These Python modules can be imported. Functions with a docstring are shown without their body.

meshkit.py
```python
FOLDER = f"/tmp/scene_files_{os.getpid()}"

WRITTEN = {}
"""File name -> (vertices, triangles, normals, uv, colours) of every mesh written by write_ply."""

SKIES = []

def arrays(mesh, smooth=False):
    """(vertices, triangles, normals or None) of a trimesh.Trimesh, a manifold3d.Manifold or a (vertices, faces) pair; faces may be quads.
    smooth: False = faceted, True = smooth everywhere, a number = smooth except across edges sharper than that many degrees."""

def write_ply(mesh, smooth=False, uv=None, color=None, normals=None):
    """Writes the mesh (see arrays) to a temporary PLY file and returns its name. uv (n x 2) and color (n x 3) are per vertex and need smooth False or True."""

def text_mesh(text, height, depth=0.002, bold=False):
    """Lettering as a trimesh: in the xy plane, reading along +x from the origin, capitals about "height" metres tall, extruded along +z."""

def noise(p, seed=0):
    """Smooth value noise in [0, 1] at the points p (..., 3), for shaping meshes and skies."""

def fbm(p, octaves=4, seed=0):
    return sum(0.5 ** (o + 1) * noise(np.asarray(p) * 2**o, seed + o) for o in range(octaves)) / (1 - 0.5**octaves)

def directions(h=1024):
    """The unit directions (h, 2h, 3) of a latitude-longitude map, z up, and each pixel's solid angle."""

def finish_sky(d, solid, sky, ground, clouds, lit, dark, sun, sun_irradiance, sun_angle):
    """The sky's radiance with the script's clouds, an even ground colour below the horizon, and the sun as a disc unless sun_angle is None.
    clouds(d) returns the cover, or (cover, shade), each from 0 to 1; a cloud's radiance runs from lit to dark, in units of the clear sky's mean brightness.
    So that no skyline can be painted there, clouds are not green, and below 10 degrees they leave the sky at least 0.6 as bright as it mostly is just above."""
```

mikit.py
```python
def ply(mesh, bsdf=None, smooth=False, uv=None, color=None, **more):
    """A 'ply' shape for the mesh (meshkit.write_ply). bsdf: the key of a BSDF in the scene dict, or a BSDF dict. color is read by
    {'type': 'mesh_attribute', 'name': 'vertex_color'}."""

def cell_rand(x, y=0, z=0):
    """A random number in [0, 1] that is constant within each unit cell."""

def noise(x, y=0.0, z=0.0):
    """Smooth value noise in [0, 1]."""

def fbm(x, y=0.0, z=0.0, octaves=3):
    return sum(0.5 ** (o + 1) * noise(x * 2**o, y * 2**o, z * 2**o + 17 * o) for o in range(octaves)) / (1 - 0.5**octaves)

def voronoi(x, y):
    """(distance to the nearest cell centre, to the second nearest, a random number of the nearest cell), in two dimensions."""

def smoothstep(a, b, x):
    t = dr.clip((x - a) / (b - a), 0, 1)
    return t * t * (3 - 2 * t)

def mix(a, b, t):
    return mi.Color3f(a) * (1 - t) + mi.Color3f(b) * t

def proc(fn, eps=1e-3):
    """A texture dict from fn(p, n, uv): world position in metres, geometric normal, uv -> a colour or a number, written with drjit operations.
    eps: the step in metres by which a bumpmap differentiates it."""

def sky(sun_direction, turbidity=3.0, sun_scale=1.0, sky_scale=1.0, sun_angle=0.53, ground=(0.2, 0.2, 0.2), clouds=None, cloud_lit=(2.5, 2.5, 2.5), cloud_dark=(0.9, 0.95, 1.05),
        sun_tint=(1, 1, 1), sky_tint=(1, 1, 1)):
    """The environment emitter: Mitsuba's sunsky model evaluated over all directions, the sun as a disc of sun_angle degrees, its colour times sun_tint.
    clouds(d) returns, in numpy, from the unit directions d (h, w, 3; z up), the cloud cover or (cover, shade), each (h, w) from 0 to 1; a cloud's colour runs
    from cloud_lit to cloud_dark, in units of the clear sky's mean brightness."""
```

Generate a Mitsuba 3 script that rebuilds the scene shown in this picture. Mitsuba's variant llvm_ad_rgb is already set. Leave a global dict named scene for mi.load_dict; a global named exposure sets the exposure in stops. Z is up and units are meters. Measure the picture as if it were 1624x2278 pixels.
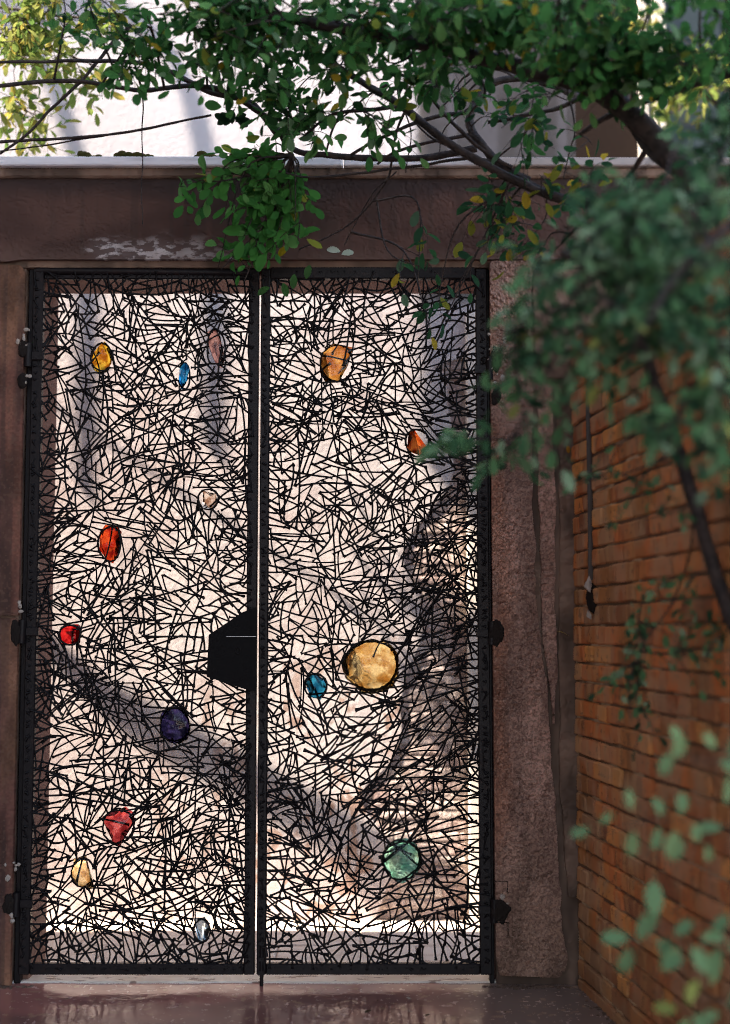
import math
import numpy as np, trimesh, mitsuba as mi, drjit as dr
import mikit, meshkit
from scipy import ndimage
from shapely.geometry import Polygon, Point
from shapely import contains_xy
from mikit import proc, noise, fbm, smoothstep, mix, voronoi

T = mi.ScalarTransform4f
scene, labels = {}, {}

# ------------------------------------------------------------------ camera, sky, exposure
D0, FPX, HX, HY, EYE = 6.0, 3046.0, 812.0, 1405.0, 1.5     # metres to the wall, focal length in sheet units, horizon
PITCH = math.atan(266.0 / FPX)
scene['camera'] = {'type': 'thinlens', 'fov': 29.84, 'fov_axis': 'x', 'aperture_radius': 0.027, 'focus_distance': 6.03,
                   'near_clip': 0.05, 'far_clip': 400.0,
                   'to_world': T().look_at(origin=[0, -D0, EYE], target=[0, -D0 + math.cos(PITCH), EYE + math.sin(PITCH)], up=[0, 0, 1])}
SUN = np.array([-0.57, -0.20, 0.79]); SUN /= np.linalg.norm(SUN)
scene['sky'] = mikit.sky(SUN.tolist(), turbidity=3, sun_tint=(1.0, 0.96, 0.98), sky_tint=(1.40, 1.0, .74))
exposure = 3.9


def zof(py, Y=0.0):
    """Height of the sheet row py at distance Y behind the wall's face."""
    u = 1139.0 - np.asarray(py, float)
    return EYE + (D0 + Y) * (FPX * math.sin(PITCH) + u * math.cos(PITCH)) / (FPX * math.cos(PITCH) - u * math.sin(PITCH))


def unit(Y=0.0):
    """Metres per sheet unit at distance Y behind the wall's face, at eye level."""
    return (D0 + Y) / (FPX * math.cos(PITCH) + 241 * math.sin(PITCH))


def at(px, py, Y=0.0):
    """The point at distance Y behind the garden wall's face that belongs to the sheet position (px, py)."""
    return np.array([(px - HX) * unit(Y), Y, float(zof(py, Y))])


def away(px, py, Y=0.0):
    """The same for things off the wall: with the true width at that height."""
    u = 1139.0 - py
    return np.array([(px - HX) * (D0 + Y) / (FPX * math.cos(PITCH) - u * math.sin(PITCH)), Y, float(zof(py, Y))])


# ------------------------------------------------------------------ helpers
def numbered(name):
    if not any(k == name or k.startswith(name + '__') for k in scene) and name not in labels:
        return name
    k = 1
    while f'{name}_{k:03d}' in labels or f'{name}_{k:03d}' in scene:
        k += 1
    return f'{name}_{k:03d}'


_count = {}


def key_for(parent, name):
    full = name if parent is None else parent + '__' + name
    n = _count.get(full, 0)
    _count[full] = n + 1
    return full if n == 0 else f'{full}_{n:03d}'


def thing(name, label, cat, group=None):
    key = key_for(None, name)
    labels[key] = {'label': label, 'category': cat}
    if group:
        labels[key]['group'] = group
    return key


def obj(name, mesh, bsdf, parent=None, smooth=False, label=None, cat=None, kind=None, group=None, **kw):
    key = key_for(parent, name)
    scene[key] = mikit.ply(mesh, bsdf, smooth=smooth, **kw)
    e = {}
    if label: e['label'] = label
    if cat: e['category'] = cat
    if kind: e['kind'] = kind
    if group: e['group'] = group
    if e: labels[key] = e
    return key


def cat_mesh(ms):
    vs, fs, o = [], [], 0
    for v, f in ms:
        vs.append(v); fs.append(np.asarray(f) + o); o += len(v)
    return np.vstack(vs), np.vstack(fs)


def as_vf(m):
    return np.array(m.vertices), np.array(m.faces)


def cbox(lo, hi, c=0.004, jitter=0.0, rng=None):
    """A box with chamfered edges."""
    lo, hi = np.array(lo, float), np.array(hi, float)
    pts = []
    for sx in (0, 1):
        for sy in (0, 1):
            for sz in (0, 1):
                s = np.array([sx, sy, sz])
                p = np.where(s, hi, lo)
                if jitter: p = p + rng.uniform(-jitter, jitter, 3)
                for k in range(3):
                    q = p.copy()
                    for j in range(3):
                        if j != k: q[j] += (c if s[j] == 0 else -c)
                    pts.append(q)
    h = trimesh.Trimesh(np.array(pts), process=False).convex_hull
    return as_vf(h)


def tube(points, radii, sides=7, caps=True):
    p = np.asarray(points, float); n = len(p)
    r = np.broadcast_to(np.asarray(radii, float), (n,))
    t = np.gradient(p, axis=0); t /= np.linalg.norm(t, axis=1, keepdims=True) + 1e-12
    a = np.zeros_like(p)
    ref = np.array([0, 0, 1.0]) if abs(t[0, 2]) < 0.8 else np.array([1.0, 0, 0])
    a0 = np.cross(t[0], ref); a0 /= np.linalg.norm(a0)
    for i in range(n):
        a0 = a0 - t[i] * (a0 @ t[i]); a0 /= np.linalg.norm(a0) + 1e-12
        a[i] = a0
    b = np.cross(t, a)
    ang = np.arange(sides) * 2 * np.pi / sides
    v = (p[:, None] + r[:, None, None] * (np.cos(ang)[None, :, None] * a[:, None] + np.sin(ang)[None, :, None] * b[:, None])).reshape(-1, 3)
    i, j = np.meshgrid(np.arange(n - 1), np.arange(sides), indexing='ij')
    q = np.stack([i * sides + j, i * sides + (j + 1) % sides, (i + 1) * sides + (j + 1) % sides, (i + 1) * sides + j], -1).reshape(-1, 4)
    f = [q[:, [0, 1, 2]], q[:, [0, 2, 3]]]
    if caps:
        v = np.vstack([v, p[:1], p[-1:]])
        k = np.arange(sides)
        f.append(np.stack([(k + 1) % sides, k, np.full(sides, n * sides)], 1))
        f.append(np.stack([(n - 1) * sides + k, (n - 1) * sides + (k + 1) % sides, np.full(sides, n * sides + 1)], 1))
    return v, np.vstack(f)


def spline(ctrl, per=10):
    """Catmull-Rom through the control rows."""
    c = np.asarray(ctrl, float)
    c = np.vstack([2 * c[0] - c[1], c, 2 * c[-1] - c[-2]])
    out = []
    for i in range(1, len(c) - 2):
        t = np.linspace(0, 1, per, endpoint=False)[:, None]
        p0, p1, p2, p3 = c[i - 1], c[i], c[i + 1], c[i + 2]
        out.append(0.5 * (2 * p1 + (p2 - p0) * t + (2 * p0 - 5 * p1 + 4 * p2 - p3) * t ** 2 + (3 * p1 - p0 - 3 * p2 + p3) * t ** 3))
    out.append(c[-2][None])
    return np.vstack(out)


def prism(poly, y0, y1, c=0.0):
    """A polygon given as (x, z) points, stretched from y0 to y1."""
    m = trimesh.creation.extrude_polygon(Polygon(poly), y1 - y0, engine='earcut')
    v = np.array(m.vertices)
    return np.stack([v[:, 0], y0 + v[:, 2], v[:, 1]], 1), np.array(m.faces)[:, ::-1]


def panel(poly, y0, thick, res=0.012, amp=0.003, freq=14.0, seed=0, big=0.0):
    """A rough plaster sheet: front face near y0, ragged outline, sides going back by thick."""
    P = Polygon(poly)
    x0, z0, x1, z1 = P.bounds
    xs = np.arange(x0, x1 + res * 1.01, res); zs = np.arange(z0, z1 + res * 1.01, res)
    X, Z = np.meshgrid(xs, zs, indexing='ij')
    inside = contains_xy(P.buffer(1e-6), X, Z)
    h = (meshkit.fbm(np.stack([X * freq, Z * freq, X * 0 + seed], -1), 4, seed) - 0.5) * 2 * amp
    if big:
        h = h + (meshkit.fbm(np.stack([X * 4, Z * 4, X * 0 + seed + 9], -1), 2, seed + 5) - 0.5) * 2 * big
    idx = -np.ones(X.shape, int); n = int(inside.sum()); idx[inside] = np.arange(n)
    d = ndimage.distance_transform_edt(inside) * res
    bx, bz = X[inside].copy(), Z[inside].copy()
    for k in np.nonzero(d[inside] < res * 1.45)[0]:
        q_ = P.exterior.interpolate(P.exterior.project(Point(bx[k], bz[k])))
        if math.hypot(q_.x - bx[k], q_.y - bz[k]) < res * 1.3: bx[k], bz[k] = q_.x, q_.y
    lip = np.clip(1 - d / 0.012, 0, 1) ** 2 * min(thick, 0.012) * 0.6
    front = np.stack([bx, y0 - h[inside] + lip[inside], bz], 1)
    back = front.copy(); back[:, 1] = y0 + thick
    q = np.stack([idx[:-1, :-1], idx[1:, :-1], idx[1:, 1:], idx[:-1, 1:]], -1).reshape(-1, 4)
    q = q[(q >= 0).all(1)]
    e = np.vstack([q[:, [0, 1]], q[:, [1, 2]], q[:, [2, 3]], q[:, [3, 0]]])
    code = e[:, 0] * n + e[:, 1]; rev = e[:, 1] * n + e[:, 0]
    edge = e[~np.isin(code, rev)]
    f = [q[:, [0, 1, 2]], q[:, [0, 2, 3]], np.stack([edge[:, 1], edge[:, 0], edge[:, 0] + n], 1), np.stack([edge[:, 1], edge[:, 0] + n, edge[:, 1] + n], 1)]
    v, f = np.vstack([front, back]), np.vstack(f)
    m = trimesh.Trimesh(v, f, process=False); m.remove_unreferenced_vertices()
    return as_vf(m)


# ------------------------------------------------------------------ materials
def principled(color, rough=0.8, spec=0.3, **kw):
    c = color if isinstance(color, dict) else {'type': 'rgb', 'value': list(color)}
    r = rough if isinstance(rough, (dict, float)) else float(rough)
    return {'type': 'principled', 'base_color': c, 'roughness': r, 'specular': spec, **kw}


def two(b):
    return {'type': 'twosided', 'bsdf': b}


def bump(b, fn, scale, eps=1e-3):
    return {'type': 'bumpmap', 'arbitrary': proc(fn, eps), 'scale': scale, 'bsdf': b}


def C(r, g, b): return mi.Color3f(r, g, b)


def f_calle(p, n, uv):
    base = mix(C(0.521, 0.513, 0.535), C(0.472, 0.446, 0.468), smoothstep(.35, .7, fbm(p.x * 1.3, p.z * 1.1, 1.0)))
    zone = smoothstep(-1.9, -.3, p.x + .35 * (fbm(p.x * 2, p.z * 2, 5.0) - .5)) * smoothstep(1.9, .9, p.z)
    spots = smoothstep(.60, .70, fbm(p.x * 16, p.z * 13, 3.0)) * zone
    base = mix(base, C(0.261, 0.153, 0.104), spots * .75)
    blot = smoothstep(.55, .75, fbm(p.x * 3.5, p.z * 5.0, 8.0))
    base = mix(base, C(0.372, 0.313, 0.312), blot * .5)
    up = smoothstep(3.4, 4.2, p.z)
    crack = smoothstep(.012, .0, dr.abs(fbm(p.x * 3, p.z * 3, 21.0) - .5)) * smoothstep(.5, .65, noise(p.x * 2, p.z * 2, 4.0)) * up
    base = mix(base, C(0.460, 0.487, 0.556), up * .8)
    base = mix(base, C(0.155, 0.153, 0.186), crack * .8)
    rough = smoothstep(.27, .33, p.x + .05 * (fbm(p.x * 6, p.z * 6, 2.0) - .5)) * smoothstep(3.3, 3.4, p.z)  # upper right: grey roughcast tone, with the deeper shade put into its colour
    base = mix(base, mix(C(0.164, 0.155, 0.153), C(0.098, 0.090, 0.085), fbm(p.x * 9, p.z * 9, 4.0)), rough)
    drip = smoothstep(.62, .8, noise(p.x * 14, p.z * .7, 2.0)) * .3
    return mix(base, C(0.322, 0.313, 0.341), drip)


def h_plaster(p, n, uv): return fbm(p.x * 60, p.z * 60 + p.y * 60, 3.0, octaves=3)


def f_lintel(p, n, uv):
    base = mix(C(0.112, 0.061, 0.048), C(0.068, 0.037, 0.030), smoothstep(.35, .7, fbm(p.x * 2.2, p.z * 5, 2.0)))
    streak = smoothstep(.5, .75, noise(p.x * 30, p.z * 1.5, 6.0))
    base = mix(base, C(0.058, 0.040, 0.032), streak * .4)
    cx, cz = (p.x + .99) / .36, (p.z - 3.17) / .10
    m = smoothstep(1.0, .25, dr.sqrt(cx * cx + cz * cz) + (fbm(p.x * 6, p.z * 9, 7.0) - .5) * 1.6)
    veins = smoothstep(.44, .64, fbm(p.x * 30, p.z * 60, 11.0, octaves=5))
    base = mix(base, C(.60, .55, .54), m * (.12 + .88 * veins) * .8)
    low = smoothstep(3.24, 3.14, p.z + .05 * (fbm(p.x * 8, p.z * 8, 1.0) - .5))
    base = mix(base, C(0.166, 0.108, 0.086), low * .45 * (1 - m))
    top_band = smoothstep(3.40, 3.50, p.z + .06 * (fbm(p.x * 5, p.z * 4, 31.0) - .5))  # lintel grows darker towards its top
    return mix(base, C(0.040, 0.030, 0.029), top_band * .75)


def f_pier(p, n, uv):
    t = fbm(p.x * 5, p.z * 2.2, 1.5)
    base = mix(C(0.485, 0.303, 0.238), C(0.341, 0.208, 0.162), smoothstep(.35, .65, t))
    rust = smoothstep(.55, .75, fbm(p.x * 7, p.z * 1.2, 14.0)) * smoothstep(.72, .56, p.x)
    base = mix(base, C(0.360, 0.143, 0.073), rust * .5)
    pit = .5 * smoothstep(.76, .80, fbm(p.x * 38, p.z * 28, 4.0))
    base = mix(base, C(0.152, 0.090, 0.067), pit)
    low = smoothstep(.75, .1, p.z + .3 * (fbm(p.x * 3, p.z * 3, 2.0) - .5))
    base = mix(base, C(0.271, 0.170, 0.119), low * .7)
    speck = smoothstep(.72, .78, noise(p.x * 160, p.z * 160, 2.0))
    grain = .6 * noise(p.x * 190, p.z * 190, 6.0) + .4 * noise(p.x * 90, p.z * 90, 2.0)
    base = base * (.74 + .52 * smoothstep(.25, .75, grain))
    base = base * (.80 + .40 * smoothstep(.35, .65, fbm(p.x * 11, p.z * 4, 17.0)))
    return mix(base, C(0.557, 0.393, 0.310), speck * .35)


def f_under(p, n, uv):
    return mix(C(0.240, 0.162, 0.120), C(0.108, 0.075, 0.057), smoothstep(.35, .65, fbm(p.x * 9, p.z * 4, 3.3)))


def f_stone_left(p, n, uv):
    t = smoothstep(.35, .65, fbm(p.x * 4, p.z * 2, 5.5))
    base = mix(C(0.206, 0.105, 0.062), C(0.125, 0.056, 0.042), t)
    red = smoothstep(1.5, 1.9, p.z) * smoothstep(2.9, 2.4, p.z)
    base = mix(base, C(0.137, 0.049, 0.042), red * .5)
    base = base * (.62 + .7 * smoothstep(.3, .7, fbm(p.x * 14, p.z * 5, 3.0))) * (.8 + .4 * noise(p.x * 120, p.z * 120, 4.0))
    base = mix(base, C(.05, .035, .032), smoothstep(.55, .75, noise(p.x * 45, p.z * 1.1, 9.0)) * .5)
    return mix(base, C(0.156, 0.089, 0.062), smoothstep(.68, .75, noise(p.x * 90, p.z * 90, 1.0)) * .5)


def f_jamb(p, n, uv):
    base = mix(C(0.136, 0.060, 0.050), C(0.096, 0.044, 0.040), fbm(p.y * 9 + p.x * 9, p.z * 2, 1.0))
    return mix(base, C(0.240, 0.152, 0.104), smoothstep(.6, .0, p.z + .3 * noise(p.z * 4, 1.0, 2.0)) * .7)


def f_brick(p, n, uv):
    t, k = uv.x, uv.y
    base = mix(C(0.592, 0.191, 0.057), C(0.388, 0.130, 0.048), t)
    base = mix(base, C(0.685, 0.300, 0.087), smoothstep(.72, .95, k))
    base = mix(base, C(0.268, 0.103, 0.048), smoothstep(.25, .05, k))
    s = p.y * .99 + p.x * .14
    grime = smoothstep(.40, .72, fbm(s * 5, p.z * 3.0, 2.0))
    base = mix(base, C(0.274, 0.145, 0.055), grime * .6)
    streak = smoothstep(.58, .80, noise(s * 34, p.z * 3.2, 8.0))
    base = mix(base, C(0.525, 0.270, 0.106), streak * .45)
    base = mix(base, C(0.114, 0.067, 0.039), smoothstep(.62, .8, fbm(s * 40, p.z * 40, 4.0)) * .6)
    dust = smoothstep(.35, .65, fbm(s * 9, p.z * 7, 12.0)) * .5
    base = mix(base, C(0.432, 0.286, 0.176), dust)
    low = smoothstep(.45, .0, p.z + .25 * (noise(s * 4, p.z * 4, 3.0) - .5))
    return mix(base, C(0.183, 0.103, 0.053), low * .6)


def f_mortar(p, n, uv):
    s = p.y + p.x * .14
    return mix(C(.15, .09, .055), C(.46, .34, .22), smoothstep(.5, .7, fbm(s * 7, p.z * 7, 5.0)))


def f_calle_brick(p, n, uv):
    base = mix(C(0.417, 0.360, 0.356), C(0.349, 0.270, 0.259), uv.x)
    base = mix(base, C(0.504, 0.460, 0.443), smoothstep(.55, .9, uv.y))
    base = mix(base, C(0.485, 0.440, 0.432), smoothstep(.5, .65, fbm(p.x * 5, p.z * 4, 9.0)) * .7)
    return mix(base, C(0.194, 0.150, 0.140), smoothstep(.54, .68, fbm(p.x * 30, p.z * 45, 2.0)) * .7)


def f_floor(p, n, uv):
    t = fbm(p.x * 1.5, p.y * 3.0, 2.0)
    base = mix(C(0.357, 0.151, 0.127), C(0.215, 0.108, 0.092), smoothstep(.3, .65, t))
    base = mix(base, C(0.171, 0.133, 0.118), smoothstep(.2, .6, p.x))
    grit = smoothstep(.70, .76, fbm(p.x * 26, p.y * 26, 3.0))
    base = mix(base, C(0.429, 0.287, 0.188), grit * .45)
    return mix(base, C(0.804, 0.602, 0.535), smoothstep(.88, .90, noise(p.x * 60, p.y * 60, 9.0)) * .5)


def r_floor(p, n, uv):
    wet = smoothstep(.62, .42, fbm(p.x * 1.4 + 3, p.y * 1.8, 4.0) + .10 * p.x)
    return .34 - .25 * wet + .06 * (noise(p.x * 30, p.y * 30, 1.0) - .5)


def h_floor(p, n, uv):
    return fbm(p.x * 18, p.y * 18, 6.0, octaves=4) + .35 * noise(p.x * 60, p.y * 120, 2.0)


def f_pave(p, n, uv):
    t = fbm(p.x * 2, p.y * 4, 2.0)
    base = mix(C(0.689, 0.618, 0.559), C(0.537, 0.485, 0.446), t)
    return mix(base, C(0.446, 0.369, 0.307), smoothstep(.64, .7, fbm(p.x * 9, p.y * 20, 7.0)) * .5)


def f_threshold(p, n, uv):
    base = mix(C(0.836, 0.779, 0.684), C(0.722, 0.646, 0.551), smoothstep(.4, .7, fbm(p.x * 4, p.y * 12, 2.0)))
    return mix(base, C(0.209, 0.123, 0.095), smoothstep(.66, .72, fbm(p.x * 16, p.y * 40, 6.0)) * .8)


def f_white_stone(p, n, uv):
    return mix(C(0.688, 0.656, 0.608), C(0.608, 0.576, 0.544), fbm(p.x * 9, p.z * 2, 2.0))


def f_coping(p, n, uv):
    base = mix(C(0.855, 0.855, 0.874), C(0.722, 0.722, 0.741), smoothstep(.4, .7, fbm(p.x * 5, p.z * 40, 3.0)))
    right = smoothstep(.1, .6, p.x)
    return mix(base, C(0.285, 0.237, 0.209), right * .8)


def f_bark(p, n, uv):
    return mix(C(.050, .038, .034), C(.022, .018, .018), smoothstep(.35, .65, fbm(p.x * 40, p.z * 40, p.y * 40)))


def h_bark(p, n, uv): return fbm(p.x * 70, p.z * 70, p.y * 70)


def f_iron(p, n, uv):
    r = smoothstep(.60, .75, fbm(p.x * 40, p.z * 40, p.y * 40))
    return mix(C(.010, .008, .009), C(.024, .012, .010), r * .5)


B = scene
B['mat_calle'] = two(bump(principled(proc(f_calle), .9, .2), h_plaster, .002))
B['mat_lintel'] = two(bump(principled(proc(f_lintel), .8, .3), lambda p, n, uv: fbm(p.x * 90, p.z * 120, 3.0), .012))
B['mat_pier'] = two(bump(principled(proc(f_pier), .85, .3), lambda p, n, uv: fbm(p.x * 80, p.z * 80, p.y * 60, octaves=3), .05))
B['mat_under'] = two(bump(principled(proc(f_under), .9, .2), lambda p, n, uv: fbm(p.x * 45, p.z * 25, p.y * 45), .02))
B['mat_stone_left'] = two(bump(principled(proc(f_stone_left), .85, .3), lambda p, n, uv: noise(p.x * 50, p.z * 220, 1.0) + noise(p.x * 160, p.z * 160, 3.0), .003))
B['mat_jamb'] = two(principled(proc(f_jamb), .7, .3))
B['mat_brick'] = two(bump(principled(proc(f_brick), .8, .35), lambda p, n, uv: fbm((p.y + p.x) * 70, p.z * 70, 1.0), .006))
B['mat_mortar'] = two(principled(proc(f_mortar), .9, .2))
B['mat_calle_brick'] = two(bump(principled(proc(f_calle_brick), .9, .2), lambda p, n, uv: fbm(p.x * 60, p.z * 60, 1.0), .008))
B['mat_calle_mortar'] = two(principled((.40, .34, .30), .95, .1))
B['mat_floor'] = two(bump(principled(proc(f_floor), proc(r_floor), .8), h_floor, .0007))
B['mat_pave'] = two(principled(proc(f_pave), .8, .3))
B['mat_threshold'] = two(principled(proc(f_threshold), .5, .4))
B['mat_white_stone'] = two(principled(proc(f_white_stone), .7, .3))
B['mat_coping'] = two(principled(proc(f_coping), .6, .4))
B['mat_bark'] = two(bump(principled(proc(f_bark), .65, .4), h_bark, .008))
B['mat_iron'] = two(principled(proc(f_iron), .45, .2))
B['mat_rod'] = two(principled((.006, .005, .006), .42, .16))
B['mat_plate'] = two(principled((.005, .0045, .005), .6, .1))
B['mat_leaf'] = {'type': 'principledthin', 'base_color': {'type': 'mesh_attribute', 'name': 'vertex_color'}, 'roughness': .38, 'diff_trans': .75, 'eta': 1.45}
B['mat_moss'] = two(principled((.060, .058, .018), .95, .1))
B['mat_mortar_lump'] = two(bump(principled((.40, .35, .30), .9, .2), lambda p, n, uv: fbm(p.x * 90, p.z * 90, p.y * 90), .01))
B['mat_dark_hole'] = two(principled((.02, .016, .014), .95, .1))
B['mat_house'] = two(principled((.30, .24, .20), .9, .2))
B['mat_brown_house'] = two(principled((.014, .010, .009), .9, .1))
B['mat_white_paint'] = two(principled((.78, .78, .74), .5, .4))
B['mat_pane'] = two(principled((.02, .03, .03), .1, .6))
B['mat_pipe'] = two(principled((.085, .075, .068), .7, .3))

# ------------------------------------------------------------------ ground
def slab(x0, x1, y0, y1, z, res, amp, seed):
    xs, ys = np.arange(x0, x1 + 1e-6, res), np.arange(y0, y1 + 1e-6, res)
    X, Y = np.meshgrid(xs, ys, indexing='ij')
    Z = z + amp * (meshkit.fbm(np.stack([X * 5, Y * 7, X * 0 + seed], -1), 3, seed) - .5) * 2
    i = np.arange(X.size).reshape(X.shape)
    q = np.stack([i[:-1, :-1], i[1:, :-1], i[1:, 1:], i[:-1, 1:]], -1).reshape(-1, 4)
    return np.stack([X, Y, Z], -1).reshape(-1, 3), np.vstack([q[:, [0, 1, 2]], q[:, [0, 2, 3]]])


ZF, ZC = -0.010, -0.072
obj('garden_floor', cat_mesh([slab(-2.4, 1.6, -1.6, .1, ZF, .04, .004, 2), cbox((-9, -20, -.4), (9, -1.6, ZF), .002), cbox((-9, -1.6, -.4), (-2.4, .1, ZF), .002), cbox((1.6, -1.6, -.4), (9, .1, ZF), .002)]),
    'mat_floor', smooth=20, kind='structure', label='dark worn stone garden floor with a wet sheen before the gate')
obj('ground', cbox((-150, -150, -.7), (150, 150, -.42), .002), 'mat_floor', kind='structure')
pave = obj('calle_pavement', cbox((-14, .3, -.42), (9, 4, ZC - .012), .002), 'mat_calle_mortar', kind='structure', label='pale paved alley floor beyond the gate')
rng = np.random.default_rng(5)
for iy, (ya, yb) in enumerate(((.36, .70), (.70, 1.05), (1.05, 1.40), (1.40, 1.66))):
    x = -2.3 + (iy % 2) * .3
    while x < 1.4:
        w = rng.uniform(.55, .9)
        obj('paving_stone', cbox((x + .004, ya + .004, -.30), (x + w - .004, yb - .004, ZC + rng.uniform(-.002, .003)), .006), 'mat_pave', pave)
        x += w

# ------------------------------------------------------------------ alley wall beyond the gate
YB = 1.66
calle_wall = thing('alley_wall', 'sunlit pale plaster wall beyond the gate, its plaster lost over rough bricks on the right', 'wall')
XE, ZT = away(1280, 300, YB)[0], 7.2
xq = at(1040, 0, YB)[0]
def plaster_edge(z):
    return .24 + .30 * (meshkit.fbm(np.array([0., z * 1.6, 3.]), 3, 4) - .5) * 2 + .05 * np.sin(z * 9) + .16 * np.clip((z - 1.0) / 1.2, -.4, 1.6)
zs = np.arange(-.3, 3.01, .05)
edge = [(min(float(plaster_edge(z)), xq - .02), z) for z in zs]
poly = [(-14, -.3)] + edge + [(xq - .02, 3.05), (XE, 3.05), (XE, ZT), (-14, ZT)]
v, f = prism(poly, YB, YB + .03)
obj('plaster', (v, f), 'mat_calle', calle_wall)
obj('bare_masonry', cbox((-14, YB + .03, -.4), (XE - .004, YB + .4, ZT - .01), .003), 'mat_calle_mortar', calle_wall)
rng = np.random.default_rng(11)
z, row = ZC, 0
while z < 3.0:
    h = rng.uniform(.052, .072)
    x = -.30 + (row % 2) * .12 + rng.uniform(-.03, .03)
    while x < xq - .03:
        w = rng.choice([.12, .24, .27]); x1 = min(x + w, xq - .012)
        ex = min(plaster_edge(z + h / 2), xq - .03)
        if x1 > ex - .06 and x1 - x > .03:
            proud = rng.uniform(-.002, .006)
            m = cbox((x + .004, YB + .018 - proud, z + .004), (x1 - .004, YB + .05, z + h - .004), .007, .004, rng)
            tone = rng.random(2)
            obj('brick', m, 'mat_calle_brick', calle_wall, uv=np.tile(tone, (len(m[0]), 1)))
        x += w
    z += h; row += 1
obj('white_quoin', cbox((xq, YB - .05, ZC), (xq + .22, YB + .02, 3.3), .006), 'mat_white_stone', calle_wall, label='straight white stone strip at the right end of the bricks')

# brown house set back on the right, above the wall
house = thing('brown_house', 'dark brown house corner behind the foliage with a white window frame', 'house')
obj('wall', cbox((XE + .02, 4.3, -.4), (7, 4.7, 7), .004), 'mat_brown_house', house)
YW = 4.2
w0, w1 = away(1425, 270, YW)[0], away(1480, 270, YW)[0]
win = obj('window', cbox((w0, 4.285, 3.3), (w1 + .5, 4.297, 6.4), .002), 'mat_pane', house, label='tall window with a white frame beside the foliage')
obj('frame', cbox((away(1459, 270, YW)[0], YW, 3.25), (away(1484, 270, YW)[0], 4.284, 6.45), .006), 'mat_white_paint', win)
for k, a in enumerate((1425, 1432, 1439)):
    obj('slat', cbox((away(a, 270, YW)[0], YW + .02, 3.25), (away(a + 3.5, 270, YW)[0], 4.284, 6.45), .003), 'mat_white_paint', win)

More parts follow.
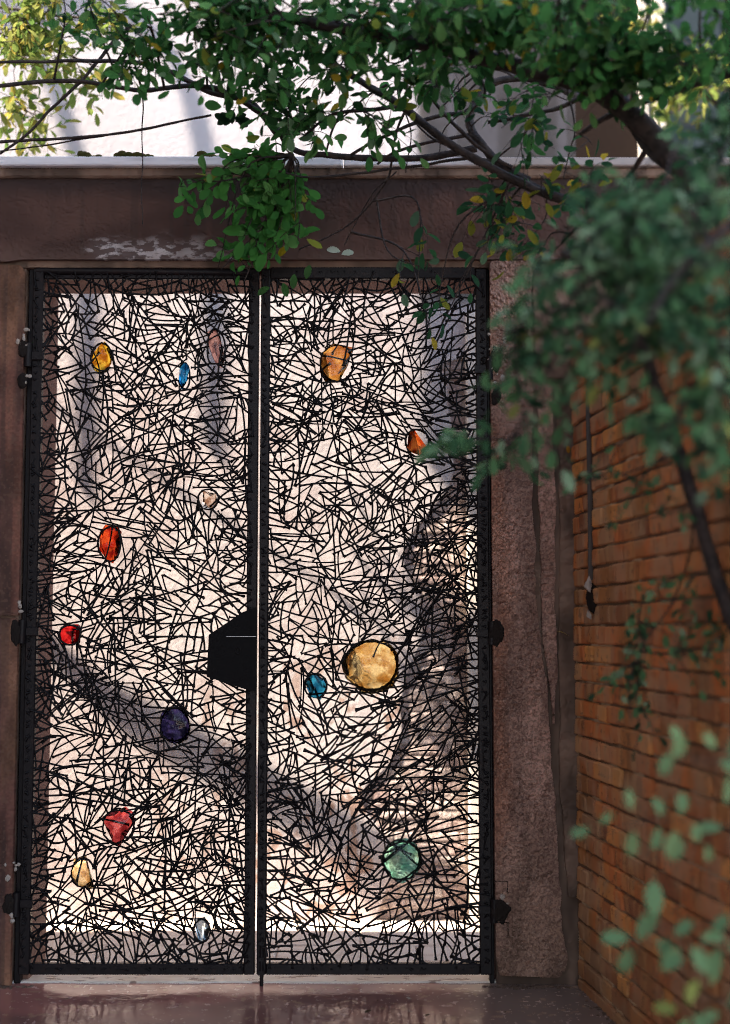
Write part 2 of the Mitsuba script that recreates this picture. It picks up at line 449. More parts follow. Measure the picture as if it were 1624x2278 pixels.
# tall house added on the garden's left, outside the picture, to shade the garden
gh = thing('added_shade_house', 'tall plain house added unseen outside the left edge to shade the garden', 'house')
obj('wall', (lambda m: (np.array(m.vertices) + [0, 0, -.4], np.array(m.faces)))(trimesh.creation.extrude_polygon(Polygon([(-3, .05), (-8, -1.75), (-8, -14), (-3, -14)]), 11.9, engine='earcut')), 'mat_house', gh)
rm = trimesh.creation.extrude_polygon(Polygon([(-2.9, .05), (-8.2, -1.9), (-8.2, -14.3), (-2.7, -14.3)]), .25, engine='earcut')
obj('roof', (np.array(rm.vertices) + [0, 0, 11.51], np.array(rm.faces)), 'mat_brown_house', gh)
jm = trimesh.creation.extrude_polygon(Polygon([(-3, .06), (-3, .50), (-4.2, .08), (-4.2, -.36)]), 2.75, engine='earcut')
obj('added_shade_storey', (np.array(jm.vertices) + [0, 0, 8.75], np.array(jm.faces)), 'mat_house', gh)  # unseen jutting storey, added to shade the upper right of the alley wall
for k in range(3):
    obj('window', cbox((-3.0 + .001, -4.0 - 3 * k, 1.0), (-2.97, -2.9 - 3 * k, 2.7), .004), 'mat_pane', gh)

# ------------------------------------------------------------------ garden wall with the gateway
XL, XR, ZH, ZTOP, TH = -1.515, .560, float(zof(577)), float(zof(376)), .43
wall = thing('garden_wall', 'brown weathered plaster garden wall framing the gate, white stone slab along its top', 'wall')
obj('lintel', panel([(-3.2, ZH), (-1.60, ZH - .01), (-1.53, ZH), (1.6, ZH), (1.6, ZTOP), (-3.2, ZTOP)], 0.0, .03, .014, .0025, 9, 3), 'mat_lintel', wall, smooth=35)
obj('wall_core', cat_mesh([cbox((-9, .03, ZH - .03), (1.7, TH, ZTOP - .002), .003), cbox((-9, .03, -.4), (XL - .006, TH, ZH - .034), .003), cbox((XR + .006, .034, -.4), (1.7, TH, ZH - .034), .003)]), 'mat_under', wall)
ZJ = float(zof(1371))
obj('stone_block', panel([(-9 + 6, -.3), (XL, -.3), (XL, ZJ - .007), (-3, ZJ - .007)], .0, .03, .014, .003, 10, 7), 'mat_stone_left', wall, smooth=35)
obj('stone_block', panel([(-3, ZJ + .005), (XL, ZJ + .005), (XL - .004, ZH - .06), (XL - .02, ZH - .025), (-3, ZH - .012)], .004, .028, .014, .003, 10, 8), 'mat_stone_left', wall, smooth=35)
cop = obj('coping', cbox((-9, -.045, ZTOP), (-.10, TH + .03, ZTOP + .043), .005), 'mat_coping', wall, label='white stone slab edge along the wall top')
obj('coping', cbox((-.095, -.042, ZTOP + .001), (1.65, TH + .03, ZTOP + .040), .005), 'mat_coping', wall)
obj('cement_fillet', cbox((-9, -.020, ZTOP - .045), (1.65, .03, ZTOP - .001), .008), 'mat_under', wall)
# jambs and soffit
ZS = float(zof(655, TH))
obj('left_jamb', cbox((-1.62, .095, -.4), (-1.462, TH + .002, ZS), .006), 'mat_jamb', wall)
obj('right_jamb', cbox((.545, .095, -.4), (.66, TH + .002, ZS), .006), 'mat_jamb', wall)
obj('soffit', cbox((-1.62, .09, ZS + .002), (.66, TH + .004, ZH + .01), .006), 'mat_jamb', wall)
obj('doorstep', cbox((XL - .02, .058, -.42), (XR + .02, TH + .02, -.004), .008, .002, np.random.default_rng(2)), 'mat_threshold', wall, label='pale stone doorstep under the gate leaves')
# right pier: plaster coat, ragged strips, crack
P_ = lambda a, b: tuple(at(a, b, 0.0)[[0, 2]])
rng = np.random.default_rng(21)
def ragged(pts, side, amp=.008, step=.012):
    """Points down a ragged edge through (px, py) pairs."""
    p = np.array([P_(*q) for q in pts])
    z = np.arange(p[0, 1], p[-1, 1], -step)
    x = np.interp(-z, -p[:, 1], p[:, 0])
    x = x + 1.5 * amp * (meshkit.fbm(np.stack([z * 0, z * 9, z * 0 + side], -1), 5, side) - .5) * 2
    return list(zip(x, z))
e1 = ragged([(1188, 580), (1190, 900), (1188, 1100), (1194, 1300), (1200, 1440), (1216, 1520), (1222, 1700), (1232, 1850), (1243, 2000), (1240, 2060), (1250, 2120), (1246, 2165)], 1)
obj('pier_plaster', panel([P_(1096, 580)] + e1 + [P_(1235, 2175), P_(1105, 2170), P_(1098, 2130)], .0, .034, .010, .0045, 12, 31, .004), 'mat_pier', wall, smooth=40)
e2a = ragged([(1201, 850), (1204, 1200), (1208, 1420), (1226, 1550), (1232, 1700)], 5, .006)
e2b = ragged([(1236, 850), (1240, 1100), (1236, 1300), (1238, 1500), (1232, 1640), (1236, 1700)], 6, .007)
obj('plaster_remnant', panel(e2a + e2b[::-1], .012, .022, .007, .011, 26, 41, .006), 'mat_pier', wall, smooth=40, label='loose strip of old plaster beside the crack')
e3a = ragged([(1246, 860), (1250, 1100), (1244, 1400), (1242, 1700), (1250, 1900), (1258, 2000)], 7, .006)
e3b = ragged([(1285, 860), (1285, 2000)], 8, .002)
obj('plaster_remnant', panel(e3a + e3b[::-1], .008, .026, .007, .012, 26, 42, .006), 'mat_under', wall, smooth=40)
e4a = ragged([(1196, 600), (1200, 840)], 9, .006)
obj('plaster_remnant', panel(e4a + [P_(1280, 840), P_(1280, 600)], .016, .018, .012, .007, 18, 43), 'mat_under', wall, smooth=40)

# pale mortar lumps round the hinge pockets
def lump(c, r, seed, sub=2, sq=(1, .5, 1), amp=.45, f=60):
    m = trimesh.creation.icosphere(subdivisions=sub, radius=1.0)
    v = np.array(m.vertices); k = 1 + amp * (meshkit.fbm(v * 1.6 + seed * 3.7, 3, seed) - .5) * 2
    return v * k[:, None] * np.array(sq) * r + np.asarray(c), np.array(m.faces)
rng = np.random.default_rng(8)
for k, (a, b, n_, s) in enumerate([(1112, 770, 7, 28), (1108, 800, 7, 24), (1118, 850, 5, 26), (44, 745, 4, 14), (40, 770, 4, 16), (44, 835, 4, 12), (1108, 1395, 3, 10), (1112, 1995, 3, 14), (44, 1350, 3, 10), (38, 1950, 4, 14), (46, 1920, 4, 14), (44, 2040, 3, 10)]):
    ms = [lump(at(a + rng.normal(0, s * .4), b + rng.normal(0, s * .7), .0), rng.uniform(.004, .012), int(rng.integers(99)), 1, (rng.uniform(.6, 1.2), .45, rng.uniform(.6, 1.6)), .8) for _ in range(n_)]
    for q_ in ms: obj('mortar_chip', q_, 'mat_mortar_lump', wall)
for k, (a, b, rx, rz) in enumerate([(1104, 1408, 22, 36), (1108, 2026, 26, 30), (1106, 800, 14, 34), (1108, 880, 14, 26), (36, 1408, 15, 34), (34, 2012, 17, 26), (38, 775, 14, 26), (38, 845, 14, 22)]):
    s_ = unit(0)
    obj('hinge_pocket', lump(at(a, b, .0), s_, 50 + k, 3, (rx * .75, 4, rz * .8), .5), 'mat_dark_hole', wall, smooth=True)
for q0 in ((1090, 1960, 1124, 1988), (1092, 2052, 1124, 2080)):
    a, b, c_, d_ = q0
    zz = [at(a, b, -.003), at(c_, b, -.003), at(c_, d_, -.003)]
    obj('incised_line', tube(np.array([zz[0], zz[1], zz[2]]), .0018, 4), 'mat_dark_hole', wall)

rng = np.random.default_rng(33)
crumbs = []
for _ in range(260):
    if rng.random() < .6: x, y = rng.uniform(.50, .98), -abs(rng.normal(0, .018)) + .004
    elif rng.random() < .5: x, y = rng.uniform(-1.62, -1.42), -abs(rng.normal(0, .018)) + .004
    else:
        tt = rng.uniform(0, 1.0); x, y = (np.array([.912, 0]) + tt * np.array([.1116, -.99375]) - abs(rng.normal(0, .02)) * np.array([.994, .11]))
    crumbs.append(lump((x, y, ZF + .002), rng.uniform(.003, .009), int(rng.integers(999)), 1, (1, 1, .6), .5))
obj('fallen_crumbs', cat_mesh(crumbs), 'mat_under', None, kind='stuff', label='plaster crumbs and dirt lying along the foot of the walls', cat='rubble')
# moss on top of the coping
rng = np.random.default_rng(17)
ms = []
for _ in range(420):
    px = rng.uniform(120, 660); 
    if meshkit.noise(np.array([px / 45., 2.2, 0.]), 5) < .40: continue
    Y = rng.uniform(-.035, .03)
    c = at(px, 0, Y); c[2] = ZTOP + .040 + rng.uniform(0, .016) * (.3 + 1.4 * meshkit.noise(np.array([px / 14., 7., 0.]), 3))
    ms.append(lump(c, rng.uniform(.007, .018), int(rng.integers(999)), 1, (1.3, .8, .9)))
moss = obj('moss', cat_mesh(ms), 'mat_moss', smooth=False, kind='stuff', label='dark olive moss growing along the white wall top', cat='moss')

# ------------------------------------------------------------------ garden brick wall on the right
C0 = np.array([.912, .0, 0.0]); U = np.array([.1116, -.99375, 0]); N_ = np.array([-.99375, -.1116, 0])
def local(v):
    v = np.asarray(v)
    return C0 + v[:, :1] * U + v[:, 1:2] * (-N_) + v[:, 2:] * np.array([0, 0, 1.0])
bw = thing('brick_wall', 'orange brown old brick wall running forward from the right of the gate', 'wall')
m = cbox((-.03, .010, -.4), (2.6, .30, 2.78), .003); obj('mortar_bed', (local(m[0]), m[1]), 'mat_mortar', bw, smooth=False)
rng = np.random.default_rng(3)
z, row, nb = ZF - .03, 0, 0
rest = []
while z < 2.72:
    h = .079 + rng.uniform(-.004, .004)
    x = -.02 if row % 2 else -.02 - .07
    k = row % 2
    while x < 2.5:
        w = (.255 if k % 2 == 0 else .125) + rng.uniform(-.012, .012); k += 1
        if x + w < .02: x += w; continue
        xa = max(x, .0)
        proud = rng.uniform(-.003, .006) + (.006 if rng.random() < .06 else 0)
        dz = rng.uniform(-.002, .002)
        m = cbox((xa + .005, -proud, z + .005 + dz), (x + w - .005, .05, z + h - .005 + dz), .006, .0035, rng)
        v = local(m[0]); uvv = np.tile(rng.random(2), (len(v), 1))
        if x < 1.85 and nb < 300:
            obj('brick', (v, m[1]), 'mat_brick', bw, uv=uvv); nb += 1
        else:
            rest.append((v, m[1], uvv))
        x += w
    z += h; row += 1
v, f = cat_mesh([(a, b) for a, b, _ in rest])
obj('brickwork', (v, f), 'mat_brick', bw, uv=np.vstack([u for *_, u in rest]), kind='stuff')

# conduit with a broken end on the brick wall
def on_brick(t, z, out=0.0): return C0 + t * U + out * N_ + np.array([0, 0, z])
def brick_t(px):   # how far along the brick wall a sheet column lies
    k = (px - HX) * unit(0) / D0
    return (k * D0 - C0[0]) / (U[0] - k * U[1])
def brick_z(px, py):
    return float(zof(py, U[1] * brick_t(px)))
t1 = brick_t(1320)
cd = thing('wall_conduit', 'thin grey conduit down the brick wall, its end broken open into a torn pale casing', 'pipe')
zs = np.linspace(brick_z(1320, 870), brick_z(1320, 1290), 14)
obj('pipe', tube(np.array([on_brick(t1 + .004 * np.sin(z * 7), z, .008) for z in zs]), .011, 8), 'mat_pipe', cd, smooth=40)
zt, zb = brick_z(1320, 1285), brick_z(1320, 1370)
mm = (zt + zb) / 2
obj('socket', lump(on_brick(t1, mm - .005, .0), 1, 77, 2, (.030, .020, .062), .15), 'mat_dark_hole', cd, smooth=True)
for m_ in ([tube(np.array([on_brick(t1 + a, zz_, o) for a, zz_, o in ((.002, zt + .005, .014), (.006, zt - .035, .024), (.03, zt - .06, .022))]), [.004, .018, .003], 6),
                             tube(np.array([on_brick(t1 + a, zz_, o) for a, zz_, o in ((-.004, zt - .02, .018), (-.014, zt - .05, .02))]), [.012, .003], 6),
                             tube(np.array([on_brick(t1 + a, zz_, o) for a, zz_, o in ((-.022, mm - .055, .016), (-.002, zb - .0, .018), (.002, zb - .014, .012))]), [.003, .012, .003], 6)]):
    obj('torn_casing', m_, 'mat_mortar_lump', cd, smooth=40)

# ------------------------------------------------------------------ the gate
YG = .05
frame = wall + '__iron_frame'
obj('post', cbox((XL + .002, .055, ZF), (XL + .030, .115, ZH - .03), .003), 'mat_iron', frame)
obj('post', cbox((XR - .022, .055, ZF), (XR - .002, .115, ZH - .03), .003), 'mat_iron', frame)
obj('head', cbox((XL + .002, .055, ZH - .029), (XR - .002, .115, ZH - .002), .003), 'mat_iron', frame)


def gbox(px0, py0, px1, py1, ya, yb, c=.004):
    a, b = at(px0, py1, YG), at(px1, py0, YG)
    return cbox((a[0], ya, a[2]), (b[0], yb, b[2]), c)


GLASS = {}
def glass(name, col, dark, vein=6.0, amt=.95):
    c1, c2 = tuple(x ** .48 for x in col), tuple(x ** .62 for x in dark)
    B[name] = {'type': 'dielectric', 'int_ior': 1.33, 'specular_transmittance': proc(lambda p, n, uv: mix(C(*c1), C(*c2), smoothstep(.42, .62, fbm(p.x * vein * 8, p.z * vein * 8, p.y * vein * 8, octaves=4)) * amt))}


def glass_chunk(px, py, w, h, seed, facet=True, outline=None, turn=0.0, depth=.035):
    rng = np.random.default_rng(seed)
    s = unit(YG)
    if facet:
        if outline is None:
            n = rng.integers(7, 10)
            a = np.sort(rng.uniform(0, 2 * np.pi, n)); r = rng.uniform(.75, 1.05, n)
            o = np.stack([r * np.cos(a), r * np.sin(a)], 1)
        else:
            o = np.array(outline, float)
        pts = []
        for q in o:
            pts.append([q[0], rng.uniform(-.4, .4), q[1]])
        for _ in range(9):
            a, r = rng.uniform(0, 2 * np.pi), rng.uniform(.15, .72)
            k = rng.integers(len(o)); b = o[k] * rng.uniform(.2, .7)
            pts.append([b[0], rng.choice([-1, 1]) * rng.uniform(.6, 1.0), b[1]])
        m = trimesh.Trimesh(np.array(pts), process=False).convex_hull
        m = m.subdivide().subdivide()
        v = np.array(m.vertices)
        v = v * (1 + .07 * (meshkit.fbm(v * 3 + seed, 3, seed) - .5)[:, None] * 2)
    else:
        m = trimesh.creation.icosphere(subdivisions=4)
        v = np.array(m.vertices)
        v = v * (1 + .16 * (meshkit.fbm(v * 1.4 + seed, 3, seed) - .5)[:, None] * 2)
        v = v * (1 + .03 * (meshkit.fbm(v * 7 + seed, 2, seed) - .5)[:, None] * 2)
    v = v * np.array([w * .56 * s, depth, h * .56 * s])
    return v + at(px, py, YG), np.array(m.faces)


def rod_web(rng, x0, x1, y0, y1, plate=None, glasses=(), dense=None):
    """Rods of a welded web in sheet units: list of ((n,2) polylines, radius factor)."""
    W, H = int((x1 - x0) / 2), int((y1 - y0) / 2)
    occ = np.zeros((W, H), bool)
    rods = []

    def curve(p, q, bend):
        m = (p + q) / 2 + np.array([-(q - p)[1], (q - p)[0]]) * bend
        t = np.linspace(0, 1, 7)[:, None]
        return (1 - t) ** 2 * p + 2 * t * (1 - t) * m + t * t * q

    def cells(poly):
        out = []
        for a, b in zip(poly[:-1], poly[1:]):
            n = max(2, int(np.linalg.norm(b - a) / 1.0))
            out.append(a + (b - a) * np.linspace(0, 1, n)[:, None])
        c = np.vstack(out)
        i = ((c - [x0, y0]) / 2).astype(int)
        ok = (i[:, 0] >= 0) & (i[:, 0] < W) & (i[:, 1] >= 0) & (i[:, 1] < H)
        return c[ok], i[ok]

    def put(poly, fat=1.0):
        c, i = cells(poly)
        if len(i) == 0: return
        for dx in (-1, 0, 1):
            for dy in (-1, 0, 1):
                if abs(dx) + abs(dy) < 2:
                    occ[np.clip(i[:, 0] + dx, 0, W - 1), np.clip(i[:, 1] + dy, 0, H - 1)] = True
        rods.append((poly, fat))

    def grow(p, a, bend, crossings, longest, shortest=18):
        """From p along angle a until the given number of crossings; returns the end point."""
        d = np.array([math.cos(a), math.sin(a)])
        hit, inside, last = 0, True, p
        for s in np.arange(4, longest, 2.0):
            q = p + d * s
            i, j = int((q[0] - x0) / 2), int((q[1] - y0) / 2)
            if not (0 <= i < W and 0 <= j < H): return q
            o = occ[i, j]
            if o and not inside:
                hit += 1
                if hit >= crossings and s > shortest: return q + d * 1.5
            inside = o
            last = q
        return last

    # stubs welded to the stiles and rails
    for side, ex, dirn in (('l', x0, 0.0), ('r', x1, math.pi)):
        y = y0 + 20
        while y < y1 - 8:
            a = dirn + rng.normal(0, .32)
            L = rng.uniform(38, 105)
            p = np.array([ex + (2 if side == 'l' else -2), y])
            q = p + L * np.array([math.cos(a), math.sin(a)])
            put(curve(p, q, rng.normal(0, .12)), 1.0)
            if rng.random() < .45:
                k = p + (q - p) * rng.uniform(.3, .55); a2 = a + rng.choice([-1, 1]) * rng.uniform(.4, .8)
                put(curve(k, k + rng.uniform(30, 70) * np.array([math.cos(a2), math.sin(a2)]), rng.normal(0, .12)))
            y += rng.uniform(17, 34)
    for ey, dirn in ((y0, math.pi / 2), (y1, -math.pi / 2)):
        x = x0 + 25
        while x < x1 - 10:
            a = dirn + rng.normal(0, .35)
            p = np.array([x, ey + (2 if dirn > 0 else -2)])
            put(curve(p, p + rng.uniform(40, 110) * np.array([math.cos(a), math.sin(a)]), rng.normal(0, .12)))
            x += rng.uniform(28, 55)
    # long rods that run on through many cells
    for _ in range(int((x1 - x0) * (y1 - y0) / 15000)):
        p = np.array([rng.uniform(x0, x1), rng.uniform(y0, y1)]); a = rng.uniform(0, math.pi)
        L = rng.uniform(110, 250); d = np.array([math.cos(a), math.sin(a)])
        put(curve(p - d * L / 2, p + d * L / 2, rng.normal(0, .09)), rng.uniform(.95, 1.15))
    if dense:
        for (cx, cy, rx, ry, n, a0, spread) in dense:
            for _ in range(n):
                p = np.array([rng.normal(cx, rx), rng.normal(cy, ry)]); a = a0 + rng.normal(0, spread)
                L = rng.uniform(60, 190); d = np.array([math.cos(a), math.sin(a)])
                put(curve(p - d * L / 2, p + d * L / 2, rng.normal(0, .06)), rng.uniform(.85, 1.05))
    for (cx, cy, w, h) in glasses:
        for rr in (1.02, 1.0):
            a0 = rng.uniform(0, 6.28); aa = a0 + np.linspace(0, rng.uniform(4.6, 6.1), 15)
            wob = 1 + .05 * np.sin(aa * 3 + rng.uniform(0, 6))
            put(np.stack([cx + np.cos(aa) * w * .50 * rr * wob, cy + np.sin(aa) * h * .50 * rr * wob], 1), .95)
    n_ring = len(rods)
    blocked = np.zeros_like(occ)
    gx, gy = np.meshgrid(x0 + 2 * np.arange(W), y0 + 2 * np.arange(H), indexing='ij')
    for (cx, cy, w, h) in glasses:
        blocked |= ((gx - cx) / (w * .42)) ** 2 + ((gy - cy) / (h * .42)) ** 2 < 1
    if plate is not None:
        blocked |= contains_xy(Polygon(plate), gx, gy)
    tgt = 2.1 + 2.0 * meshkit.fbm(np.stack([gx / 150., gy / 150., gx * 0], -1), 2, int(rng.integers(99)))   # aimed inradius in cells
    for it in range(400):
        dt = ndimage.distance_transform_edt(~(occ | blocked))
        need = dt / tgt
        need[:2] = need[-2:] = 0; need[:, :2] = need[:, -2:] = 0
        picks = 0
        for _ in range(16):
            k = np.argmax(need)
            i, j = np.unravel_index(k, need.shape)
            if need[i, j] < 1.0: break
            need[max(0, i - 10):i + 11, max(0, j - 10):j + 11] = 0
            p = np.array([x0 + 2 * i, y0 + 2 * j], float) + rng.normal(0, 2, 2)
            best = rng.uniform(0, math.pi)
            k1 = int(rng.choice([1, 1, 1, 2, 2])); k2 = int(rng.choice([1, 1, 1, 2, 3]))
            e1 = grow(p, best, 0, k1, 120); e2 = grow(p, best + math.pi, 0, k2, 120)
            if np.linalg.norm(e1 - e2) < 16: continue
            if rng.random() < .05: e1 = p + (e1 - p) * .6
            put(curve(e2, e1, rng.normal(0, .09 if np.linalg.norm(e1 - e2) > 80 else .17)), rng.uniform(.70, 1.08))
            picks += 1
        if picks == 0: break
    # weld every end: cut each rod back to the last rod it crosses
    cnt = np.zeros((W, H), np.int16); own = []
    for poly, fat in rods:
        m = np.zeros((W, H), bool); _, i = cells(poly)
        if len(i) == 0: own.append((np.zeros(2, int), np.ones(2, int), np.zeros((1, 1), bool))); continue
        lo, hi = np.maximum(i.min(0) - 2, 0), np.minimum(i.max(0) + 3, (W, H))
        sub = np.zeros(tuple(hi - lo), bool); sub[i[:, 0] - lo[0], i[:, 1] - lo[1]] = True
        sub = ndimage.binary_dilation(sub)
        cnt[lo[0]:hi[0], lo[1]:hi[1]] += sub; own.append((lo, hi, sub))
    out = []
    for (poly, fat), (lo, hi, sub) in zip(rods, own):
        cnt[lo[0]:hi[0], lo[1]:hi[1]] -= sub
        t = np.linspace(0, 1, 120); k = np.linspace(0, 1, len(poly))
        q = np.stack([np.interp(t, k, poly[:, 0]), np.interp(t, k, poly[:, 1])], 1)
        ij = np.clip(((q - [x0, y0]) / 2).astype(int), 0, (W - 1, H - 1))
        edge = (q[:, 0] < x0 + 5) | (q[:, 0] > x1 - 5) | (q[:, 1] < y0 + 5) | (q[:, 1] > y1 - 5)
        touch = np.nonzero((cnt[ij[:, 0], ij[:, 1]] > 0) | edge)[0]
        a, b = (touch[0], touch[-1]) if len(touch) else (0, 119)
        if rng.random() < .04: b = 119
        if np.linalg.norm(q[b] - q[a]) < 9: continue
        cnt[lo[0]:hi[0], lo[1]:hi[1]] += sub
        skip = False
        for (cx, cy, w, h) in glasses:
            ins = ((q[a:b + 1, 0] - cx) / (w * .47)) ** 2 + ((q[a:b + 1, 1] - cy) / (h * .47)) ** 2 < 1
            if ins.any() and not ins.all() and len(poly) < 10 and rng.random() < .74:
                k0 = a + np.nonzero(ins)[0]
                if k0[0] - a >= b - k0[-1]: b = k0[0] - 1
                else: a = k0[-1] + 1
                if b - a < 3 or np.linalg.norm(q[b] - q[a]) < 8: skip = True; break
        if skip: continue
        out.append((np.stack([np.interp(np.linspace(t[a], t[b], 7 if len(poly) < 10 else 15), t, q[:, c]) for c in (0, 1)], 1), fat))
    return out


def rods_to_meshes(rods, rng, x0, x1, y0, y1):
    out = []
    s = unit(YG)
    for poly, fat in rods:
        poly = poly[(poly[:, 0] > x0 - 1) & (poly[:, 0] < x1 + 1) & (poly[:, 1] > y0 - 1) & (poly[:, 1] < y1 + 1)]
        if len(poly) < 3: continue
        n = len(poly)
        ya, yb = YG + rng.normal(0, .011, 2)
        t = np.linspace(0, 1, n)
        d = (1 - t) * ya + t * yb + rng.normal(0, .006) * np.sin(np.pi * t)
        # ends near a stile or rail come forward and lie on its front
        near = np.minimum.reduce([poly[:, 0] - x0, x1 - poly[:, 0], poly[:, 1] - y0 + 10, y1 - poly[:, 1] + 10])
        d = np.where(near < 34, np.minimum(d, .026 + (near / 34) * .024), d)
        d = np.clip(d, .022, .085)
        p = np.stack([(poly[:, 0] - HX) * s, d, zof(poly[:, 1], YG)], 1)
        r = np.full(n, .0046 * fat); r[0] *= 1.75; r[-1] *= 1.75
        # extra ring close to each end so that the weld flares only there
        L = np.linalg.norm(p[-1] - p[0])
        k = min(.4, .014 / max(L / (n - 1), 1e-4))
        pe = np.vstack([p[:1], p[:1] + (p[1:2] - p[:1]) * k, p[1:-1], p[-1:] + (p[-2:-1] - p[-1:]) * k, p[-1:]])
        re = np.concatenate([r[:1], [.0048 * fat], r[1:-1], [.0048 * fat], r[-1:]])
        out.append((tube(pe, re, 6), len(poly) * 0 + np.linalg.norm(poly[-1] - poly[0])))
    return out


# glass lumps: sheet x, y, width, height, name, material colours, label
G_LEFT = [
    (216, 795, 46, 62, 'amber', (.98, .62, .05), (.45, .16, .01), True, 'bright amber glass lump near the top left of the web'),
    (403, 836, 26, 58, 'sky_blue', (.02, .30, .62), (.01, .10, .28), True, 'narrow blue glass lump high in the left web'),
    (475, 775, 40, 84, 'rose_brown', (.42, .24, .22), (.16, .08, .08), True, 'long rose brown glass lump beside the centre stile'),
    (460, 1110, 46, 44, 'cream', (.90, .80, .70), (.40, .24, .16), True, 'cream and brown streaked glass lump'),
    (242, 1210, 50, 76, 'red', (.93, .11, .02), (.40, .015, .01), True, 'tall orange red glass lump on the left'),
    (158, 1412, 48, 44, 'deep_red', (.86, .03, .03), (.36, .005, .01), True, 'square deep red glass lump beside the left stile'),
    (392, 1612, 62, 72, 'navy', (.035, .03, .13), (.008, .008, .03), False, 'round dark navy glass lump low in the left web'),
    (270, 1838, 68, 74, 'crimson', (.62, .10, .10), (.28, .03, .04), True, 'crimson glass lump pointed at its foot'),
    (195, 1942, 50, 64, 'straw', (.86, .68, .34), (.36, .22, .08), True, 'straw coloured glass lump near the foot of the left web'),
    (456, 2070, 36, 50, 'pale_blue', (.72, .88, .95), (.30, .45, .55), True, 'small pale blue glass lump near the bottom rail')]
G_RIGHT = [
    (748, 808, 72, 82, 'orange_amber', (.95, .48, .10), (.42, .14, .02), True, 'orange amber glass lump high in the right web'),
    (929, 985, 52, 60, 'orange_red', (.97, .22, .03), (.42, .03, .01), True, 'orange red glass lump partly behind blurred leaves'),
    (826, 1480, 112, 106, 'gold', (.98, .78, .34), (.52, .26, .05), False, 'largest lump, round golden glass in the middle of the right web'),
    (703, 1526, 48, 54, 'teal_blue', (.03, .34, .58), (.01, .11, .22), True, 'blue glass lump left of the golden one'),
    (892, 1912, 80, 84, 'sea_green', (.38, .80, .66), (.14, .45, .36), False, 'round sea green glass lump low in the right web')]
OUT = {'amber': [(-.9, -.5), (-.5, -.95), (.5, -.9), (.9, -.3), (.95, .3), (.5, .7), (.3, 1), (-.2, .8), (-.7, .3)],
       'red': [(-.8, .6), (-.4, 1), (.5, .95), (.9, .6), (.8, -.3), (.3, -1), (-.1, -.95), (-.8, -.3)],
       'crimson': [(-.95, .5), (-.4, .75), (.4, 1), (.95, .7), (.9, .1), (.1, -1), (-.3, -.8), (-.8, .1)],
       'straw': [(-.7, .9), (.2, 1), (.4, .5), (.95, -.9), (.6, -1), (-.5, -.7), (-.9, -.1)],
       'pale_blue': [(-.9, .95), (.3, 1), (.95, .3), (.6, -.6), (0, -1), (-.4, -.6)],
       'orange_amber': [(-.85, .55), (-.1, 1), (.98, .75), (.6, -.2), (.1, -.95), (-.6, -1), (-.95, -.4)],
       'deep_red': [(-.95, .4), (-.6, .9), (.7, .95), (.95, .5), (.8, -.7), (.2, -.95), (-.7, -.95)],
       'sky_blue': [(-.7, .6), (.2, 1), (.9, .5), (.4, -.5), (-.3, -1), (-.8, -.2)],
       'rose_brown': [(-.9, .8), (-.2, 1), (.4, .6), (.9, -.5), (.7, -1), (0, -.8), (-.8, .1)],
       'teal_blue': [(-.95, .3), (-.2, 1), (.6, .6), (.98, -.2), (.4, -1), (-.4, -.8)]}
PLATE = [(466, 1412), (540, 1362), (572, 1350), (572, 1538), (545, 1532), (462, 1505)]


def make_leaf(seed, label, frame_boxes, web, plate, glasses, dense):
    rng = np.random.default_rng(seed)
    g = thing('gate_leaf', label, 'gate', 'gate leaves')
    for nm, b in frame_boxes:
        obj(nm, gbox(*b), 'mat_iron', g)
    rods = rods_to_meshes(rod_web(rng, *web, plate=plate, glasses=[q[:4] for q in glasses], dense=dense), rng, *web)
    order = sorted(range(len(rods)), key=lambda i: -rods[i][1])
    for i in order[:300]:
        obj('rod', rods[i][0], 'mat_rod', g, smooth=True)
    obj('rod_web', cat_mesh([rods[i][0] for i in order[300:]]), 'mat_rod', g, smooth=True, kind='stuff')
    print('rods', len(rods))
    for i, (px, py, w, h, nm, c1, c2, facet, lab) in enumerate(glasses):
        glass('mat_glass_' + nm, c1, c2, 3.0 if w > 70 else 5.0)
        m = glass_chunk(px, py, w, h, seed * 50 + i, facet, OUT.get(nm), depth=.018 + .0002 * w)
        obj('glass_lump', m, 'mat_glass_' + nm, g, smooth=(18 if facet else True), label=lab)
    return g


gl = make_leaf(1, 'left black iron gate leaf, tangled rod web holding ten glass lumps and lock plate',
               [('stile', (60, 600, 84, 2166, .03, .07)), ('stile', (549, 600, 572.2, 2166, .03, .07)), ('bottom_rail', (84.5, 2142, 548.5, 2166, .031, .069))],
               (64, 560, 604, 2154), PLATE, G_LEFT,
               [(300, 1380, 110, 160, 60, .1, .5), (280, 860, 110, 90, 30, .3, .8), (460, 1420, 50, 120, 20, .2, .6)])
s_ = unit(YG)
pa, pb = at(66, 603, .045), at(549, 607, .045)
obj('top_rail', cat_mesh([tube(np.array([pa, (pa + pb) / 2, pb]), .017, 12), gbox(84.5, 612, 548.5, 622, .04, .066)]), 'mat_iron', gl, smooth=40)
pp = [tuple(at(a, b, .03)[[0, 2]]) for a, b in PLATE]
lp = obj('lock_plate', prism(pp, .012, .0275), 'mat_plate', gl, label='black trapezoid lock plate on the centre stile')
obj('lock_seam', cbox((at(504, 0, .03)[0], .0095, at(0, 1416.5, .03)[2]), (at(571, 0, .03)[0], .0118, at(0, 1415, .03)[2]), .0003), 'mat_white_paint', lp)
kc = at(530, 1447, .01)
tk = np.linspace(0, 2 * np.pi, 17)
obj('keyhole_ring', tube(np.stack([kc[0] + .011 * np.cos(tk), tk * 0 + .011, kc[2] + .014 * np.sin(tk)], 1), .0025, 6, caps=False), 'mat_rod', lp, smooth=True)
